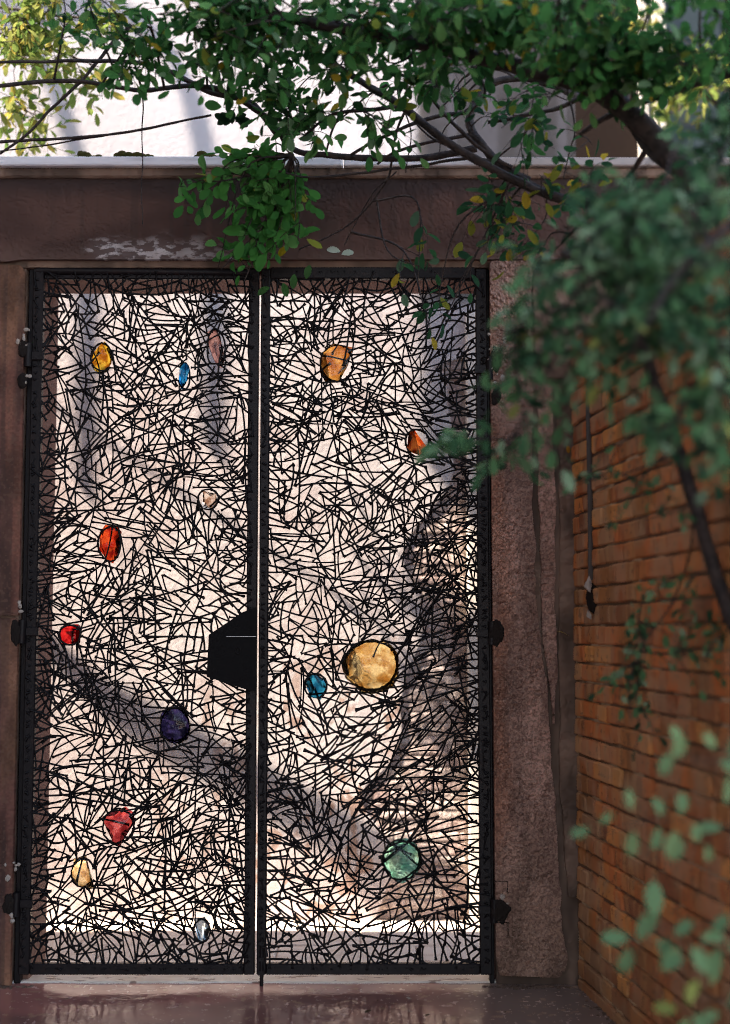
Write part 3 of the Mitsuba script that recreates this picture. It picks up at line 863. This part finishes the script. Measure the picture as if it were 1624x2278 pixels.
gr = make_leaf(2, 'right black iron gate leaf, tangled rod web holding five glass lumps and drop bolt',
               [('stile', (576.8, 600, 597, 2166, .03, .07)), ('stile', (1062, 600, 1088, 2166, .03, .07)), ('bottom_rail', (597.5, 2142, 1061.5, 2166, .031, .069)),
                ('top_rail', (597.5, 594, 1061.5, 622, .031, .069))],
               (580, 1082, 604, 2154), None, G_RIGHT,
               [(940, 1400, 70, 200, 110, -.5, .5), (760, 1350, 80, 260, 40, .2, .9), (900, 1800, 90, 150, 50, -.3, .5)])
bolt = obj('drop_bolt', tube(np.array([at(587, 2088, .018), at(587, 2140, .018), at(587, 2193, .018)]), .008, 10), 'mat_iron', gr, smooth=40, label='drop bolt at the foot of the centre stile')
obj('bolt_handle', tube(np.array([at(587, 2108, .016), at(596, 2108, .008), at(598, 2128, .006)]), .007, 8), 'mat_iron', bolt, smooth=40)
for yy in (2095, 2130, 2160):
    obj('bolt_guide', gbox(580, yy - 5, 594, yy + 5, .010, .0295, .002), 'mat_iron', bolt)
for g, px, sgn in ((gl, 50, -1), (gr, 1094, 1)):
    for py in ((790, 1405, 2012) if sgn < 0 else (820, 1408, 2026)):
        hg = obj('hinge', cat_mesh([tube(np.array([at(px, py - 26, .012), at(px, py, .012), at(px, py + 26, .012)]), .017, 12)]), 'mat_iron', g, smooth=40)
        obj('strap', cbox(np.minimum(at(px - sgn * 34, py + 9, 0), at(px, py - 9, 0)) + [0, .012, 0], np.maximum(at(px - sgn * 34, py + 9, 0), at(px, py - 9, 0)) + [0, .0285, 0], .002), 'mat_iron', hg)
        obj('pintle', tube(np.array([at(px, py - 6, .010), at(px + sgn * 9, py - 5, .0), at(px + sgn * 18, py + 2, .01)]), .008, 7), 'mat_iron', hg, smooth=40)

# ------------------------------------------------------------------ plants
TL = np.array([0, .14, .32, .55, .78, .93, 1.0])
TW = np.array([.05, .26, .42, .50, .42, .22, .0])


def leaf_batch(pos, d, nrm, L, W, col, rng, fold=.25, curl=.25):
    """n leaves: (vertices (n, 21, 3), faces (36, 3), colours)."""
    d = d / np.linalg.norm(d, axis=1, keepdims=True)
    nrm = nrm - d * (nrm * d).sum(1, keepdims=True); nrm /= np.linalg.norm(nrm, axis=1, keepdims=True) + 1e-9
    side = np.cross(d, nrm)
    n = len(pos); k = len(TL)
    cu = rng.normal(curl, curl * 1.6, n)[:, None]
    fo = rng.normal(fold, fold * 1.0, n)[:, None]
    t = TL[None]; w = TW[None]
    mid = pos[:, None] + d[:, None] * (t * L[:, None])[..., None] - nrm[:, None] * (cu * t ** 2 * L[:, None] * .5)[..., None]
    off = side[:, None] * (w * W[:, None])[..., None]
    lift = nrm[:, None] * (w * W[:, None] * fo)[..., None]
    v = np.stack([mid - off + lift, mid, mid + off + lift], 2).reshape(n, k * 3, 3)
    f = []
    for i in range(k - 1):
        for c in (0, 1):
            a, b, e, g = i * 3 + c, i * 3 + c + 1, (i + 1) * 3 + c + 1, (i + 1) * 3 + c
            f += [[a, b, e], [a, e, g]]
    return v, np.array(f), col


PAL = {'green': [(6, (.070, .230, .065)), (4, (.050, .165, .052)), (3, (.13, .30, .095)), (1.5, (.16, .30, .16)), (2, (.022, .070, .026)), (.6, (.20, .26, .045)), (.25, (.42, .34, .04))],
       'sprig': [(6, (.075, .270, .060)), (4, (.055, .20, .050)), (2.5, (.13, .33, .10)), (.4, (.30, .36, .06))],
       'deep': [(5, (.110, .250, .110)), (4, (.062, .155, .075)), (4, (.18, .33, .17)), (2.5, (.26, .40, .25)), (2, (.028, .075, .042)), (.6, (.26, .29, .08))],
       'mid': [(5, (.040, .130, .055)), (3, (.028, .085, .045)), (1.6, (.22, .24, .04)), (.9, (.42, .32, .04)), (1, (.09, .17, .10))],
       'sun': [(5, (.17, .25, .065)), (3, (.25, .29, .085)), (2, (.10, .19, .05)), (1.6, (.38, .34, .08))],
       'fore': [(6, (.21, .36, .17)), (3, (.16, .29, .14)), (1.5, (.26, .40, .18)), (.6, (.34, .40, .11))]}


DEEP = [1.3]


class Plant:
    def __init__(self, key, rng):
        self.key, self.rng, self.leaves, self.twigs, self.samples = key, rng, [], [], []

    @staticmethod
    def to(px, py, Y):
        return away(px, py, Y * DEEP[0] if Y < 0 else Y)

    def limb(self, ctrl, r0, r1, name='branch', per=9, wob=.006, knots=True, label=None, world=False):
        c = np.array([q if world else self.to(*q) for q in ctrl])
        p = spline(c, per)
        p = p + wob * (np.stack([meshkit.fbm(p * 9 + s, 2, s) for s in (1, 2, 3)], 1) - .5) * 2
        t = np.linspace(0, 1, len(p)); r = r0 + (r1 - r0) * t
        if knots: r = r * (1 + .28 * (meshkit.noise(p * 26, 7) - .4))
        obj(name, tube(p, r, 8 if r0 > .006 else 5), 'mat_bark', self.key, smooth=True, label=label)
        self.samples.append(p)
        return p

    def clump(self, px, py, Y, rx, ry, rY, n, pal='green', L=(.045, .070), aspect=.52, stems=None, face=.5, up=.5, droop=.3, anchor=None, per_twig=(5, 9), reach=(.10, .24), center=None):
        rng = self.rng
        c = self.to(px, py, Y) if center is None else np.array(center); s = unit(c[1])
        rad = np.array([rx * s, rY * 1.2, ry * s])
        S = np.vstack(self.samples)
        stems = stems or max(2, n // 5)
        paths = []
        for _ in range(stems):
            u = rng.normal(0, 1, 3); u /= np.linalg.norm(u)
            tgt = c + u * rad * rng.uniform(.5, 1.0)
            if center is not None: a = c
            elif anchor is not None: a = self.to(*anchor)
            else:
                near = np.argsort(((S - tgt) ** 2 * np.array([1, .6, 1])).sum(1))[:12]
                a = S[rng.choice(near)]
            L_ = np.linalg.norm(tgt - a)
            mid = (a + tgt) / 2 + rng.normal(0, .12, 3) * L_ * (1, .1 if center is not None else 1, 1) + np.array([0, 0, .10 * L_])
            p = spline(np.array([a, mid, tgt]), 6)
            self.twigs.append(tube(p, np.linspace(.0045, .0016, len(p)) * min(1.6, .7 + L_), 5))
            paths.append(p)
        for _ in range(n):
            p = paths[rng.integers(len(paths))]
            k = rng.integers(int(len(p) * .35), len(p)); o = p[k]
            # keep the twig inside the clump
            pull = (c + rng.normal(0, .55, 3) * rad) - o
            L_ = min(np.linalg.norm(pull), rng.uniform(*reach)) + .04
            d = pull / (np.linalg.norm(pull) + 1e-6) + rng.normal(0, .35, 3)
            if center is not None: d[1] *= .15
            d /= np.linalg.norm(d)
            tw = spline(np.array([o, o + d * L_ * .5 + rng.normal(0, .01, 3), o + d * L_ + np.array([0, 0, -droop * L_ * .4])]), 5)
            self.twigs.append(tube(tw, np.linspace(.0022, .001, len(tw)), 4))
            m = int(rng.integers(*per_twig))
            tt = np.linspace(.15, 1, m)
            q = np.stack([np.interp(tt, np.linspace(0, 1, len(tw)), tw[:, j]) for j in range(3)], 1)
            dd = np.gradient(q, axis=0); dd /= np.linalg.norm(dd, axis=1, keepdims=True) + 1e-9
            perp = np.cross(dd, rng.normal(0, 1, 3)); perp /= np.linalg.norm(perp, axis=1, keepdims=True) + 1e-9
            sgn = np.where(np.arange(m) % 2 == 0, 1, -1)[:, None]
            out = dd * .6 + perp * sgn * .8 + rng.normal(0, .25, (m, 3)) + np.array([0, 0, -droop * .6])
            if center is not None: out[:, 1] *= .2
            out[-1] = dd[-1] + rng.normal(0, .15, 3)
            nrm = rng.normal(0, .55, (m, 3)) + np.array([0, -face, up])
            LL = rng.uniform(*L, m); WW = LL * rng.normal(aspect, .05, m)
            ws = np.array([w for w, _ in PAL[pal]]); cs = np.array([k for _, k in PAL[pal]])
            col = cs[rng.choice(len(cs), m, p=ws / ws.sum())] * rng.normal(1, .12, (m, 1)).clip(.6, 1.4)
            self.leaves.append((q + out / np.linalg.norm(out, axis=1, keepdims=True) * .008, out, nrm, LL, WW, col))

    def leaf(self, px, py, Y, ang, L, asp, col, nrm=(0, -1, .3)):
        o = self.to(px, py, Y)
        d = np.array([[math.cos(ang), self.rng.normal(0, .15), math.sin(ang)]])
        self.leaves.append((o[None], d, np.array([nrm], float), np.array([L]), np.array([L * asp]), np.array([col], float)))

    def finish(self, most=300, curl=.25):
        if self.twigs:
            obj('twigs', cat_mesh(self.twigs), 'mat_bark', self.key, smooth=True, kind='stuff')
        pos, d, nrm, L, W, col = (np.concatenate([l[k] for l in self.leaves]) for k in range(6))
        v, f, _ = leaf_batch(pos, d, nrm, L, W, col, self.rng, curl=curl)
        dist = D0 + pos[:, 1]
        px = HX + pos[:, 0] / dist * FPX; py = HY - (pos[:, 2] - EYE) / dist * FPX
        size = np.where((px > -20) & (px < 1644) & (py > -20) & (py < 2298), L * W / dist ** 2, 0)
        order = np.argsort(-size)
        nv = v.shape[1]
        for i in order[:most]:
            obj('leaf', (v[i], f), 'mat_leaf', self.key, smooth=True, color=np.tile(col[i], (nv, 1)))
        rest = order[most:]
        if len(rest):
            vv = v[rest].reshape(-1, 3); ff = (f[None] + (np.arange(len(rest)) * nv)[:, None, None]).reshape(-1, 3)
            obj('foliage', (vv, ff), 'mat_leaf', self.key, smooth=True, color=np.repeat(col[rest], nv, 0), kind='stuff')
        print(self.key, len(pos), 'leaves')


# --- the tree that leans over the gateway
tr = Plant(thing('overhanging_tree', 'dark branched tree leaning over the gateway with small round green leaves', 'tree'), np.random.default_rng(41))
tr.limb([(1800, 900, -1.5), (1690, 640, -1.3), (1560, 430, -1.1), (1420, 270, -.95), (1300, 190, -.9), (1120, 140, -.85), (900, 90, -.8), (640, 40, -.8), (380, -20, -.8)], .050, .016, 'trunk')
tr.limb([(1560, 560, -.8), (1390, 470, -.65), (1280, 450, -.6), (1170, 412, -.55), (1010, 325, -.5), (890, 235, -.45), (800, 180, -.45), (690, 110, -.45), (610, 60, -.5)], .021, .011)
tr.limb([(1230, 440, -.5), (1160, 400, -.5), (1090, 345, -.45), (1045, 280, -.42), (1060, 215, -.40), (1110, 182, -.40), (1190, 178, -.42), (1265, 205, -.5), (1300, 225, -.6)], .019, .014)
tr.limb([(1060, 330, -.35), (960, 350, -.32), (850, 352, -.3), (720, 345, -.3), (650, 330, -.3), (600, 265, -.35), (520, 215, -.4), (440, 190, -.42), (300, 200, -.45), (160, 180, -.45), (-40, 195, -.45)], .016, .008)
tr.limb([(620, 300, -.35), (560, 230, -.35), (470, 205, -.38), (380, 160, -.4), (300, 140, -.4), (150, 136, -.4), (-30, 140, -.4)], .015, .006)
tr.limb([(470, 255, -.3), (380, 275, -.3), (240, 300, -.3), (100, 310, -.3), (-30, 318, -.3)], .005, .007)
tr.limb([(290, 55, -.4), (230, 120, -.38), (190, 170, -.38), (120, 240, -.35), (60, 300, -.33), (-10, 350, -.3)], .008, .005)
tr.limb([(240, 300, -.28), (120, 320, -.28), (-20, 340, -.28)], .004, .003)
tr.limb([(1300, 215, -.6), (1240, 240, -.55), (1150, 262, -.5), (1085, 272, -.48)], .010, .007)
tr.limb([(1040, 250, -.4), (960, 262, -.38), (860, 300, -.36), (780, 345, -.32)], .010, .006)
tr.limb([(1045, 300, -.4), (940, 320, -.38), (880, 340, -.36), (840, 365, -.33)], .008, .005)
tr.limb([(1140, 372, -.5), (1090, 345, -.5), (1020, 285, -.5), (930, 190, -.5), (860, 150, -.5)], .009, .006)
tr.limb([(1500, 380, -1.0), (1440, 330, -.9), (1395, 250, -.85), (1400, 180, -.85), (1440, 110, -.9)], .022, .014)
tr.limb([(1660, 150, -1.1), (1560, 180, -1.0), (1450, 220, -.9), (1350, 260, -.8), (1290, 300, -.75)], .020, .008)
tr.limb([(1440, 330, -.9), (1380, 420, -.75), (1300, 490, -.6), (1250, 540, -.5)], .011, .005)
tr.limb([(900, 235, -.45), (830, 245, -.5), (740, 255, -.45), (680, 300, -.4)], .010, .005)
tr.limb([(770, 180, -.45), (760, 240, -.4), (735, 300, -.36), (724, 345, -.32)], .006, .004)
tr.limb([(1010, 330, -.4), (950, 300, -.4), (905, 240, -.4), (910, 160, -.4)], .005, .003)
tr.limb([(900, 250, -.4), (880, 300, -.35), (860, 400, -.25), (800, 480, -.15), (735, 525, -.1), (665, 555, -.08)], .006, .003)
tr.limb([(880, 380, -.25), (830, 430, -.2), (790, 500, -.12), (765, 545, -.1)], .003, .002)
tr.limb([(1180, 400, -.5), (1070, 355, -.45), (900, 372, -.3), (700, 395, -.3), (620, 380, -.32)], .008, .004)
rb = np.random.default_rng(91)
for _ in range(16):
    a0, b0 = rb.uniform(680, 1330), rb.uniform(90, 200); an = rb.uniform(.2, 2.9)
    L_ = rb.uniform(130, 300); Yb = rb.uniform(-.8, -.35)
    tr.limb([(a0 + math.cos(an) * L_ * k + rb.normal(0, 14), b0 + abs(math.sin(an)) * L_ * k * .75 + rb.normal(0, 10), Yb + .1 * k) for k in (0, .33, .66, 1)], rb.uniform(.0035, .008), .0022)
tr.limb([(318, 195, -.3), (316, 280, -.10), (318, 350, -.06), (316, 420, -.055), (317, 500, -.05)], .0032, .0018, 'hanging_stem')
for k, q in enumerate([(620, 110, -.75, 210, 100, .35, 63), (850, 120, -.8, 190, 110, .35, 58), (430, 55, -.8, 250, 60, .3, 48), (1080, 60, -1.0, 220, 70, .35, 58), (1400, 50, -1.3, 240, 80, .35, 63),
                       (700, 235, -.5, 90, 60, .2, 16), (860, 260, -.5, 110, 60, .2, 9), (1580, 120, -1.3, 90, 80, .25, 17), (640, 15, -.8, 330, 45, .3, 53), (1000, 25, -.9, 330, 40, .3, 44), (330, 130, -.7, 110, 60, .2, 14),
                       (590, 210, -.5, 100, 60, .2, 21), (1000, 160, -.7, 80, 60, .2, 6), (1320, 120, -1.1, 110, 60, .2, 17), (250, 20, -.7, 130, 40, .2, 16), (1240, 40, -1.1, 200, 60, .3, 34), (1340, 170, -1.0, 80, 60, .2, 14), (1470, 120, -1.2, 90, 60, .2, 18), (1180, 230, -.7, 60, 50, .15, 6)]):
    tr.clump(*q, pal='green', L=(.044, .070), up=.7, face=.45)
for q in [(1120, 250, -.55, 70, 60, .15, 5), (1180, 320, -.6, 90, 50, .15, 7), (1290, 350, -.6, 60, 50, .15, 5), (1090, 440, -.55, 60, 60, .15, 8), (1060, 520, -.45, 45, 60, .1, 7), (1240, 430, -.6, 90, 60, .15, 10), (1150, 500, -.5, 60, 50, .15, 5), (1180, 560, -.5, 60, 40, .15, 5), (950, 610, -.35, 25, 40, .05, 2), (975, 720, -.35, 45, 50, .06, 4), (1000, 665, -.35, 40, 30, .06, 2)]:
    tr.clump(*q, pal='mid', L=(.045, .075), up=.4, face=.7, per_twig=(3, 6))
# the sprig in focus before the lintel
for q in [(570, 400, -.28, 90, 60, .07, 17), (470, 420, -.26, 60, 45, .05, 9), (530, 490, -.24, 80, 45, .06, 13), (640, 440, -.26, 60, 60, .06, 11), (560, 560, -.2, 90, 40, .06, 15), (540, 610, -.16, 60, 35, .05, 7), (640, 540, -.2, 40, 50, .05, 6), (500, 350, -.28, 30, 30, .04, 3)]:
    tr.clump(q[0], q[1], q[2], q[3] * 1.12, q[4] * 1.1, q[5], max(3, int(q[6] * .8)), pal='sprig', L=(.040, .084), aspect=.58, up=.35, face=.95, anchor=(650, 345, -.3), stems=3, per_twig=(5, 8), reach=(.06, .16))
tr.clump(415, 405, -.24, 26, 26, .04, 4, pal='sprig', L=(.040, .070), aspect=.58, up=.35, face=.95, anchor=(560, 390, -.28), stems=2, per_twig=(4, 7), reach=(.06, .12))
for a, dx, dy in [(2.6, -18, -18), (.6, 18, -14), (3.6, -26, 6), (5.4, 16, 16), (4.6, -2, 26), (.1, 24, 4), (2.0, -6, -26), (4.1, -20, 22)]:
    tr.leaf(518 + dx * .4, 266 + dy * .4, -.34, -a + math.pi * 2, .062, .58, (.018, .045, .022))
for (a, b, an, cc) in [(760, 566, .4, (.45, .55, .45)), (757, 560, 2.9, (.5, .6, .5)), (640, 548, 4.0, (.5, .42, .03)), (625, 530, 2.0, (.45, .40, .03)), (655, 610, 4.6, (.06, .16, .05)), (690, 590, 4.4, (.06, .15, .05)), (600, 640, 3.6, (.05, .14, .04)), (630, 630, 5.0, (.05, .14, .04))]:
    tr.leaf(a, b, -.12, an, .06, .55, cc)
tr.finish()

# --- the shrub in front of the right-hand brick wall
DEEP[0] = 1.35
sh = Plant(thing('climbing_shrub', 'dense blue green shrub hanging out of focus before the right brick wall', 'shrub'), np.random.default_rng(77))
sh.limb([(1760, 1640, -1.35), (1640, 1400, -1.35), (1590, 1270, -1.35), (1545, 1120, -1.38), (1500, 980, -1.4), (1455, 850, -1.45), (1420, 740, -1.5), (1360, 620, -1.6), (1250, 560, -1.6)], .026, .012, 'trunk', label='dark slanting stem against the brick wall')
sh.limb([(1560, 560, -1.9), (1450, 540, -1.9), (1340, 600, -1.85), (1250, 680, -1.8), (1130, 740, -1.7)], .010, .004)
sh.limb([(1760, 420, -2.1), (1600, 520, -2.1), (1500, 620, -2.1), (1440, 720, -2.1), (1400, 800, -2.0)], .012, .006)
sh.limb([(1490, 780, -1.9), (1380, 690, -1.9), (1330, 650, -1.9)], .007, .004)
sh.limb([(1700, 700, -2.1), (1600, 780, -2.0), (1520, 900, -1.9), (1480, 1000, -1.7)], .009, .004)
sh.limb([(1300, 660, -1.8), (1220, 820, -1.6), (1150, 960, -1.5), (1090, 1050, -1.45)], .005, .002)
sh.limb([(1545, 1120, -1.38), (1530, 1250, -1.2), (1490, 1350, -1.15), (1430, 1440, -1.1), (1410, 1560, -1.1)], .004, .002)
for q in [(1480, 500, -1.9, 170, 110, .3, 28), (1400, 560, -1.8, 180, 120, .3, 32), (1540, 640, -2.0, 130, 150, .3, 32), (1270, 640, -1.75, 130, 90, .25, 18), (1430, 720, -1.9, 130, 90, .25, 18), (1590, 850, -2.0, 80, 130, .25, 18),
          (1180, 740, -1.65, 90, 60, .2, 7), (1290, 780, -1.7, 80, 60, .2, 9), (1130, 800, -1.6, 60, 60, .15, 4), (1340, 560, -1.5, 120, 90, .2, 16), (1150, 880, -1.55, 80, 55, .15, 4), (1230, 900, -1.6, 60, 60, .15, 4), (1100, 1010, -1.5, 40, 45, .1, 4), (1000, 985, -1.45, 40, 40, .08, 4), (1400, 880, -1.8, 80, 60, .2, 4),
          (1470, 960, -1.7, 90, 70, .2, 4), (1560, 300, -1.75, 60, 60, .2, 5), (1620, 230, -1.8, 50, 70, .2, 6), (1440, 400, -1.6, 70, 50, .2, 5), (1600, 380, -1.7, 60, 70, .25, 8), (1590, 1020, -1.9, 60, 70, .2, 4), (1400, 440, -1.6, 120, 70, .2, 11), (1330, 500, -1.5, 100, 70, .2, 8)]:
    sh.clump(*q, pal='deep', L=(.042, .066), up=.45, face=.7, reach=(.16, .34), droop=.5, aspect=.46)
for q in [(1340, 1080, -1.3, 60, 50, .12, 5), (1440, 1120, -1.3, 70, 60, .12, 5), (1500, 1300, -1.2, 60, 90, .12, 7), (1440, 1410, -1.1, 45, 70, .1, 9), (1400, 1500, -1.1, 40, 60, .1, 8), (1530, 1440, -1.2, 60, 60, .1, 8), (1590, 1430, -1.3, 40, 60, .1, 6), (1420, 1580, -1.1, 25, 40, .08, 4), (1230, 1010, -1.4, 60, 40, .1, 4)]:
    sh.clump(*q, pal='deep', L=(.026, .044), up=.4, face=.7, per_twig=(3, 7))
sh.finish()

# --- the three pale shoots near the lens, lower right
DEEP[0] = 1.3
fs = Plant(thing('foreground_shrub', 'pale green leafy shoots reaching in from the lower right, well out of focus', 'shrub'), np.random.default_rng(15))
fs.limb([(2000, 2600, -2.1), (1900, 2300, -2.1), (1830, 2000, -2.1), (1780, 1700, -2.1), (1740, 1500, -2.1)], .010, .005, 'stem')
fs.limb([(1830, 2010, -2.1), (1740, 1880, -2.1), (1600, 1835, -2.1), (1480, 1822, -2.1), (1330, 1850, -2.1)], .0026, .0012)
fs.limb([(1850, 2180, -2.1), (1740, 2100, -2.1), (1620, 2065, -2.1), (1500, 2060, -2.1), (1370, 2100, -2.1)], .0026, .0012)
fs.limb([(1900, 2340, -2.1), (1740, 2250, -2.1), (1620, 2225, -2.1), (1530, 2220, -2.1)], .0026, .0012)
fs.limb([(1780, 1700, -2.1), (1680, 1680, -2.1), (1590, 1690, -2.1), (1500, 1680, -2.1)], .0026, .0012)
LEAVES = [(1310, 1842, 205, 46), (1335, 1830, 35, 34), (1410, 1850, 262, 54), (1405, 1800, 95, 44), (1465, 1840, 255, 50), (1470, 1815, 100, 42), (1505, 1850, 250, 60), (1515, 1812, 80, 50), (1550, 1852, 20, 56), (1545, 1830, 280, 44), (1570, 1880, 285, 40), (1520, 1870, 235, 50),
          (1400, 2085, 185, 62), (1420, 2090, 60, 70), (1455, 2040, 85, 74), (1460, 2090, 310, 56), (1400, 2110, 255, 60), (1480, 2090, 280, 66), (1500, 2080, 35, 50), (1510, 2110, 230, 60), (1540, 2105, 300, 62), (1520, 2130, 200, 52), (1560, 2090, 10, 54), (1590, 2080, 60, 52), (1600, 2110, 250, 66), (1580, 2130, 280, 60), (1620, 2100, 330, 56),
          (1505, 2245, 170, 50), (1535, 2235, 80, 58), (1545, 2255, 300, 56), (1530, 2265, 255, 60), (1620, 2240, 40, 60), (1600, 2255, 200, 44),
          (1500, 1690, 70, 56), (1490, 1675, 250, 52), (1515, 1660, 110, 48), (1600, 1690, 330, 60), (1620, 1725, 260, 62), (1590, 1665, 120, 40), (1630, 1640, 280, 60)]
rng = np.random.default_rng(6)
for (a, b, an, sz) in LEAVES:
    Y = -2.1 + rng.normal(0, .04)
    pal = PAL['fore'][rng.choice(4, p=[.5, .25, .18, .07])][1]
    fs.leaf(a, b, Y, math.radians(an), sz * unit(Y * 1.3), .56, np.array(pal) * rng.normal(1, .1), (rng.normal(0, .3), -.8, .6))
fs.finish()

# --- yellow-leaved tree in the sunny alley on the left
yt = Plant(thing('alley_tree', 'sunlit yellow green tree before the white wall at the upper left', 'tree'), np.random.default_rng(53))
yt.limb([(-5.3, 1.3, -.3), (-5.2, 1.2, 2.2), (-5.1, 1.1, 4.5), (-5.0, 1.0, 6.5), (-4.9, .95, 8.2)], .10, .05, 'trunk', world=True)
# unseen boughs added in the alley, placed so their shadows fall on the plaster
PA, PB, PC = at(215, 1535, YB), at(800, 1880, YB), at(960, 1985, YB)
tq = (YB - .70) / -SUN[1]
qa, qb, qc = (p + tq * SUN for p in (PA, PB, PC))
yt.limb([(-5.1, 1.1, 4.2), (qa[0] - .5, .85, qa[2] + .28), tuple(qa), tuple((qa + qb) / 2), tuple(qb), tuple(qc)], .040, .065, world=True)
yt.clump(0, 0, 0, 150, 68, .012, 420, pal='deep', L=(.05, .08), reach=(.02, .05), center=at(925, 1972, YB) + tq * SUN)  # flat leaf clump added out of view to cast the dark block low right
for (ax, ay0, ay1) in ((185, 640, 1090), (472, 640, 1000)):
    p0, p1 = at(ax, ay0, YB) + tq * SUN, at(ax, ay1, YB) + tq * SUN
    yt.limb([(-4.95, 1.0, 7.6), (p0[0] - .2, .8, p0[2] + 1.2), (p0[0], .7, p0[2] + .5), tuple(p0), tuple(p1)], .036, .022, world=True)
yt.limb([(-5.0, 1.0, 6.5), (-3.8, .95, 5.6), (-2.6, .9, 4.9), (-2.0, .9, 4.5)], .010, .005, world=True)
yt.limb([(-30, 60, .9), (40, 90, .9), (120, 110, .9), (220, 150, .9)], .008, .003)
yt.limb([(-60, 200, .9), (20, 230, .9), (90, 260, .9)], .006, .003)
yt.limb([(-40, 10, .8), (100, 30, .8), (240, 50, .8), (340, 60, .8)], .009, .004)
yt.samples = yt.samples[-3:]
for q in [(90, 110, .8, 150, 80, .25, 46), (40, 250, .85, 90, 70, .2, 22), (180, 200, .85, 90, 40, .2, 14), (70, 30, .7, 120, 50, .2, 30), (250, 40, .7, 80, 40, .2, 14)]:
    yt.clump(*q, pal='sun', L=(.050, .080), aspect=.42, up=.4, face=.5)
yt.finish(200)
bt = Plant(thing('background_tree', 'sunlit yellow green tree behind the shrub at the upper right', 'tree'), np.random.default_rng(54))
bt.limb([(3.4, 3.0, -.3), (3.2, 3.0, 2.5), (2.9, 3.0, 4.3), (2.4, 2.9, 5.0), (1.7, 2.8, 5.3)], .06, .02, 'trunk', world=True)
for q in [(1530, 250, 2.9, 70, 110, .3, 30), (1420, 60, 2.9, 120, 50, .3, 20), (1560, 130, 2.9, 80, 60, .3, 22)]:
    bt.clump(*q, pal='sun', L=(.06, .10), aspect=.36, up=.4, face=.5)
bt.finish(150)

# --- stray leaves and crumbs
def stray(name, label, cat, px, py, Y, ang, L, asp, col, nrm, group=None, pos=None):
    rng = np.random.default_rng(int(px * 7 + py))
    o = at(px, py, Y) if pos is None else np.array(pos)
    d = np.array([[math.cos(ang), .1, math.sin(ang)]]) if pos is None else np.array([[math.cos(ang), math.sin(ang), .08]])
    v, f, _ = leaf_batch(o[None], d, np.array([nrm], float), np.array([L]), np.array([L * asp]), None, rng, curl=.5)
    obj(name, (v[0], f), 'mat_leaf', smooth=True, color=np.tile(col, (len(v[0]), 1)), label=label, cat=cat, group=group)
stray('dry_leaf', 'yellow leaf caught on the ledge of the pier plaster', 'leaf', 1238, 1404, -.012, .05, .060, .18, (.50, .40, .08), (0, -.3, 1))
stray('dry_leaf', 'small orange leaf caught high on the edge of the pier', 'leaf', 1266, 990, -.012, -1.2, .038, .5, (.55, .30, .05), (0, -1, .2))
rng = np.random.default_rng(29)
k = 0
for _ in range(60):
    x, y = rng.uniform(.0, 1.05), rng.uniform(-.50, -.03)
    if k >= 12: break
    col = (.5, .47, .42) if rng.random() < .4 else (.09, .06, .04)
    stray('litter_leaf', ('pale leaf scrap lying on the dark floor by the pier' if col[0] > .3 else 'dark curled leaf scrap lying on the floor by the pier'), 'leaf', k * 31 + 5, k, 0, rng.uniform(0, 6.28), rng.uniform(.012, .034), rng.uniform(.2, .5), col, (rng.normal(0, .3), rng.normal(0, .3), 1), ('pale leaf scraps on the floor' if col[0] > .3 else 'dark leaf scraps on the floor'), (x, y, ZF + .007)); k += 1
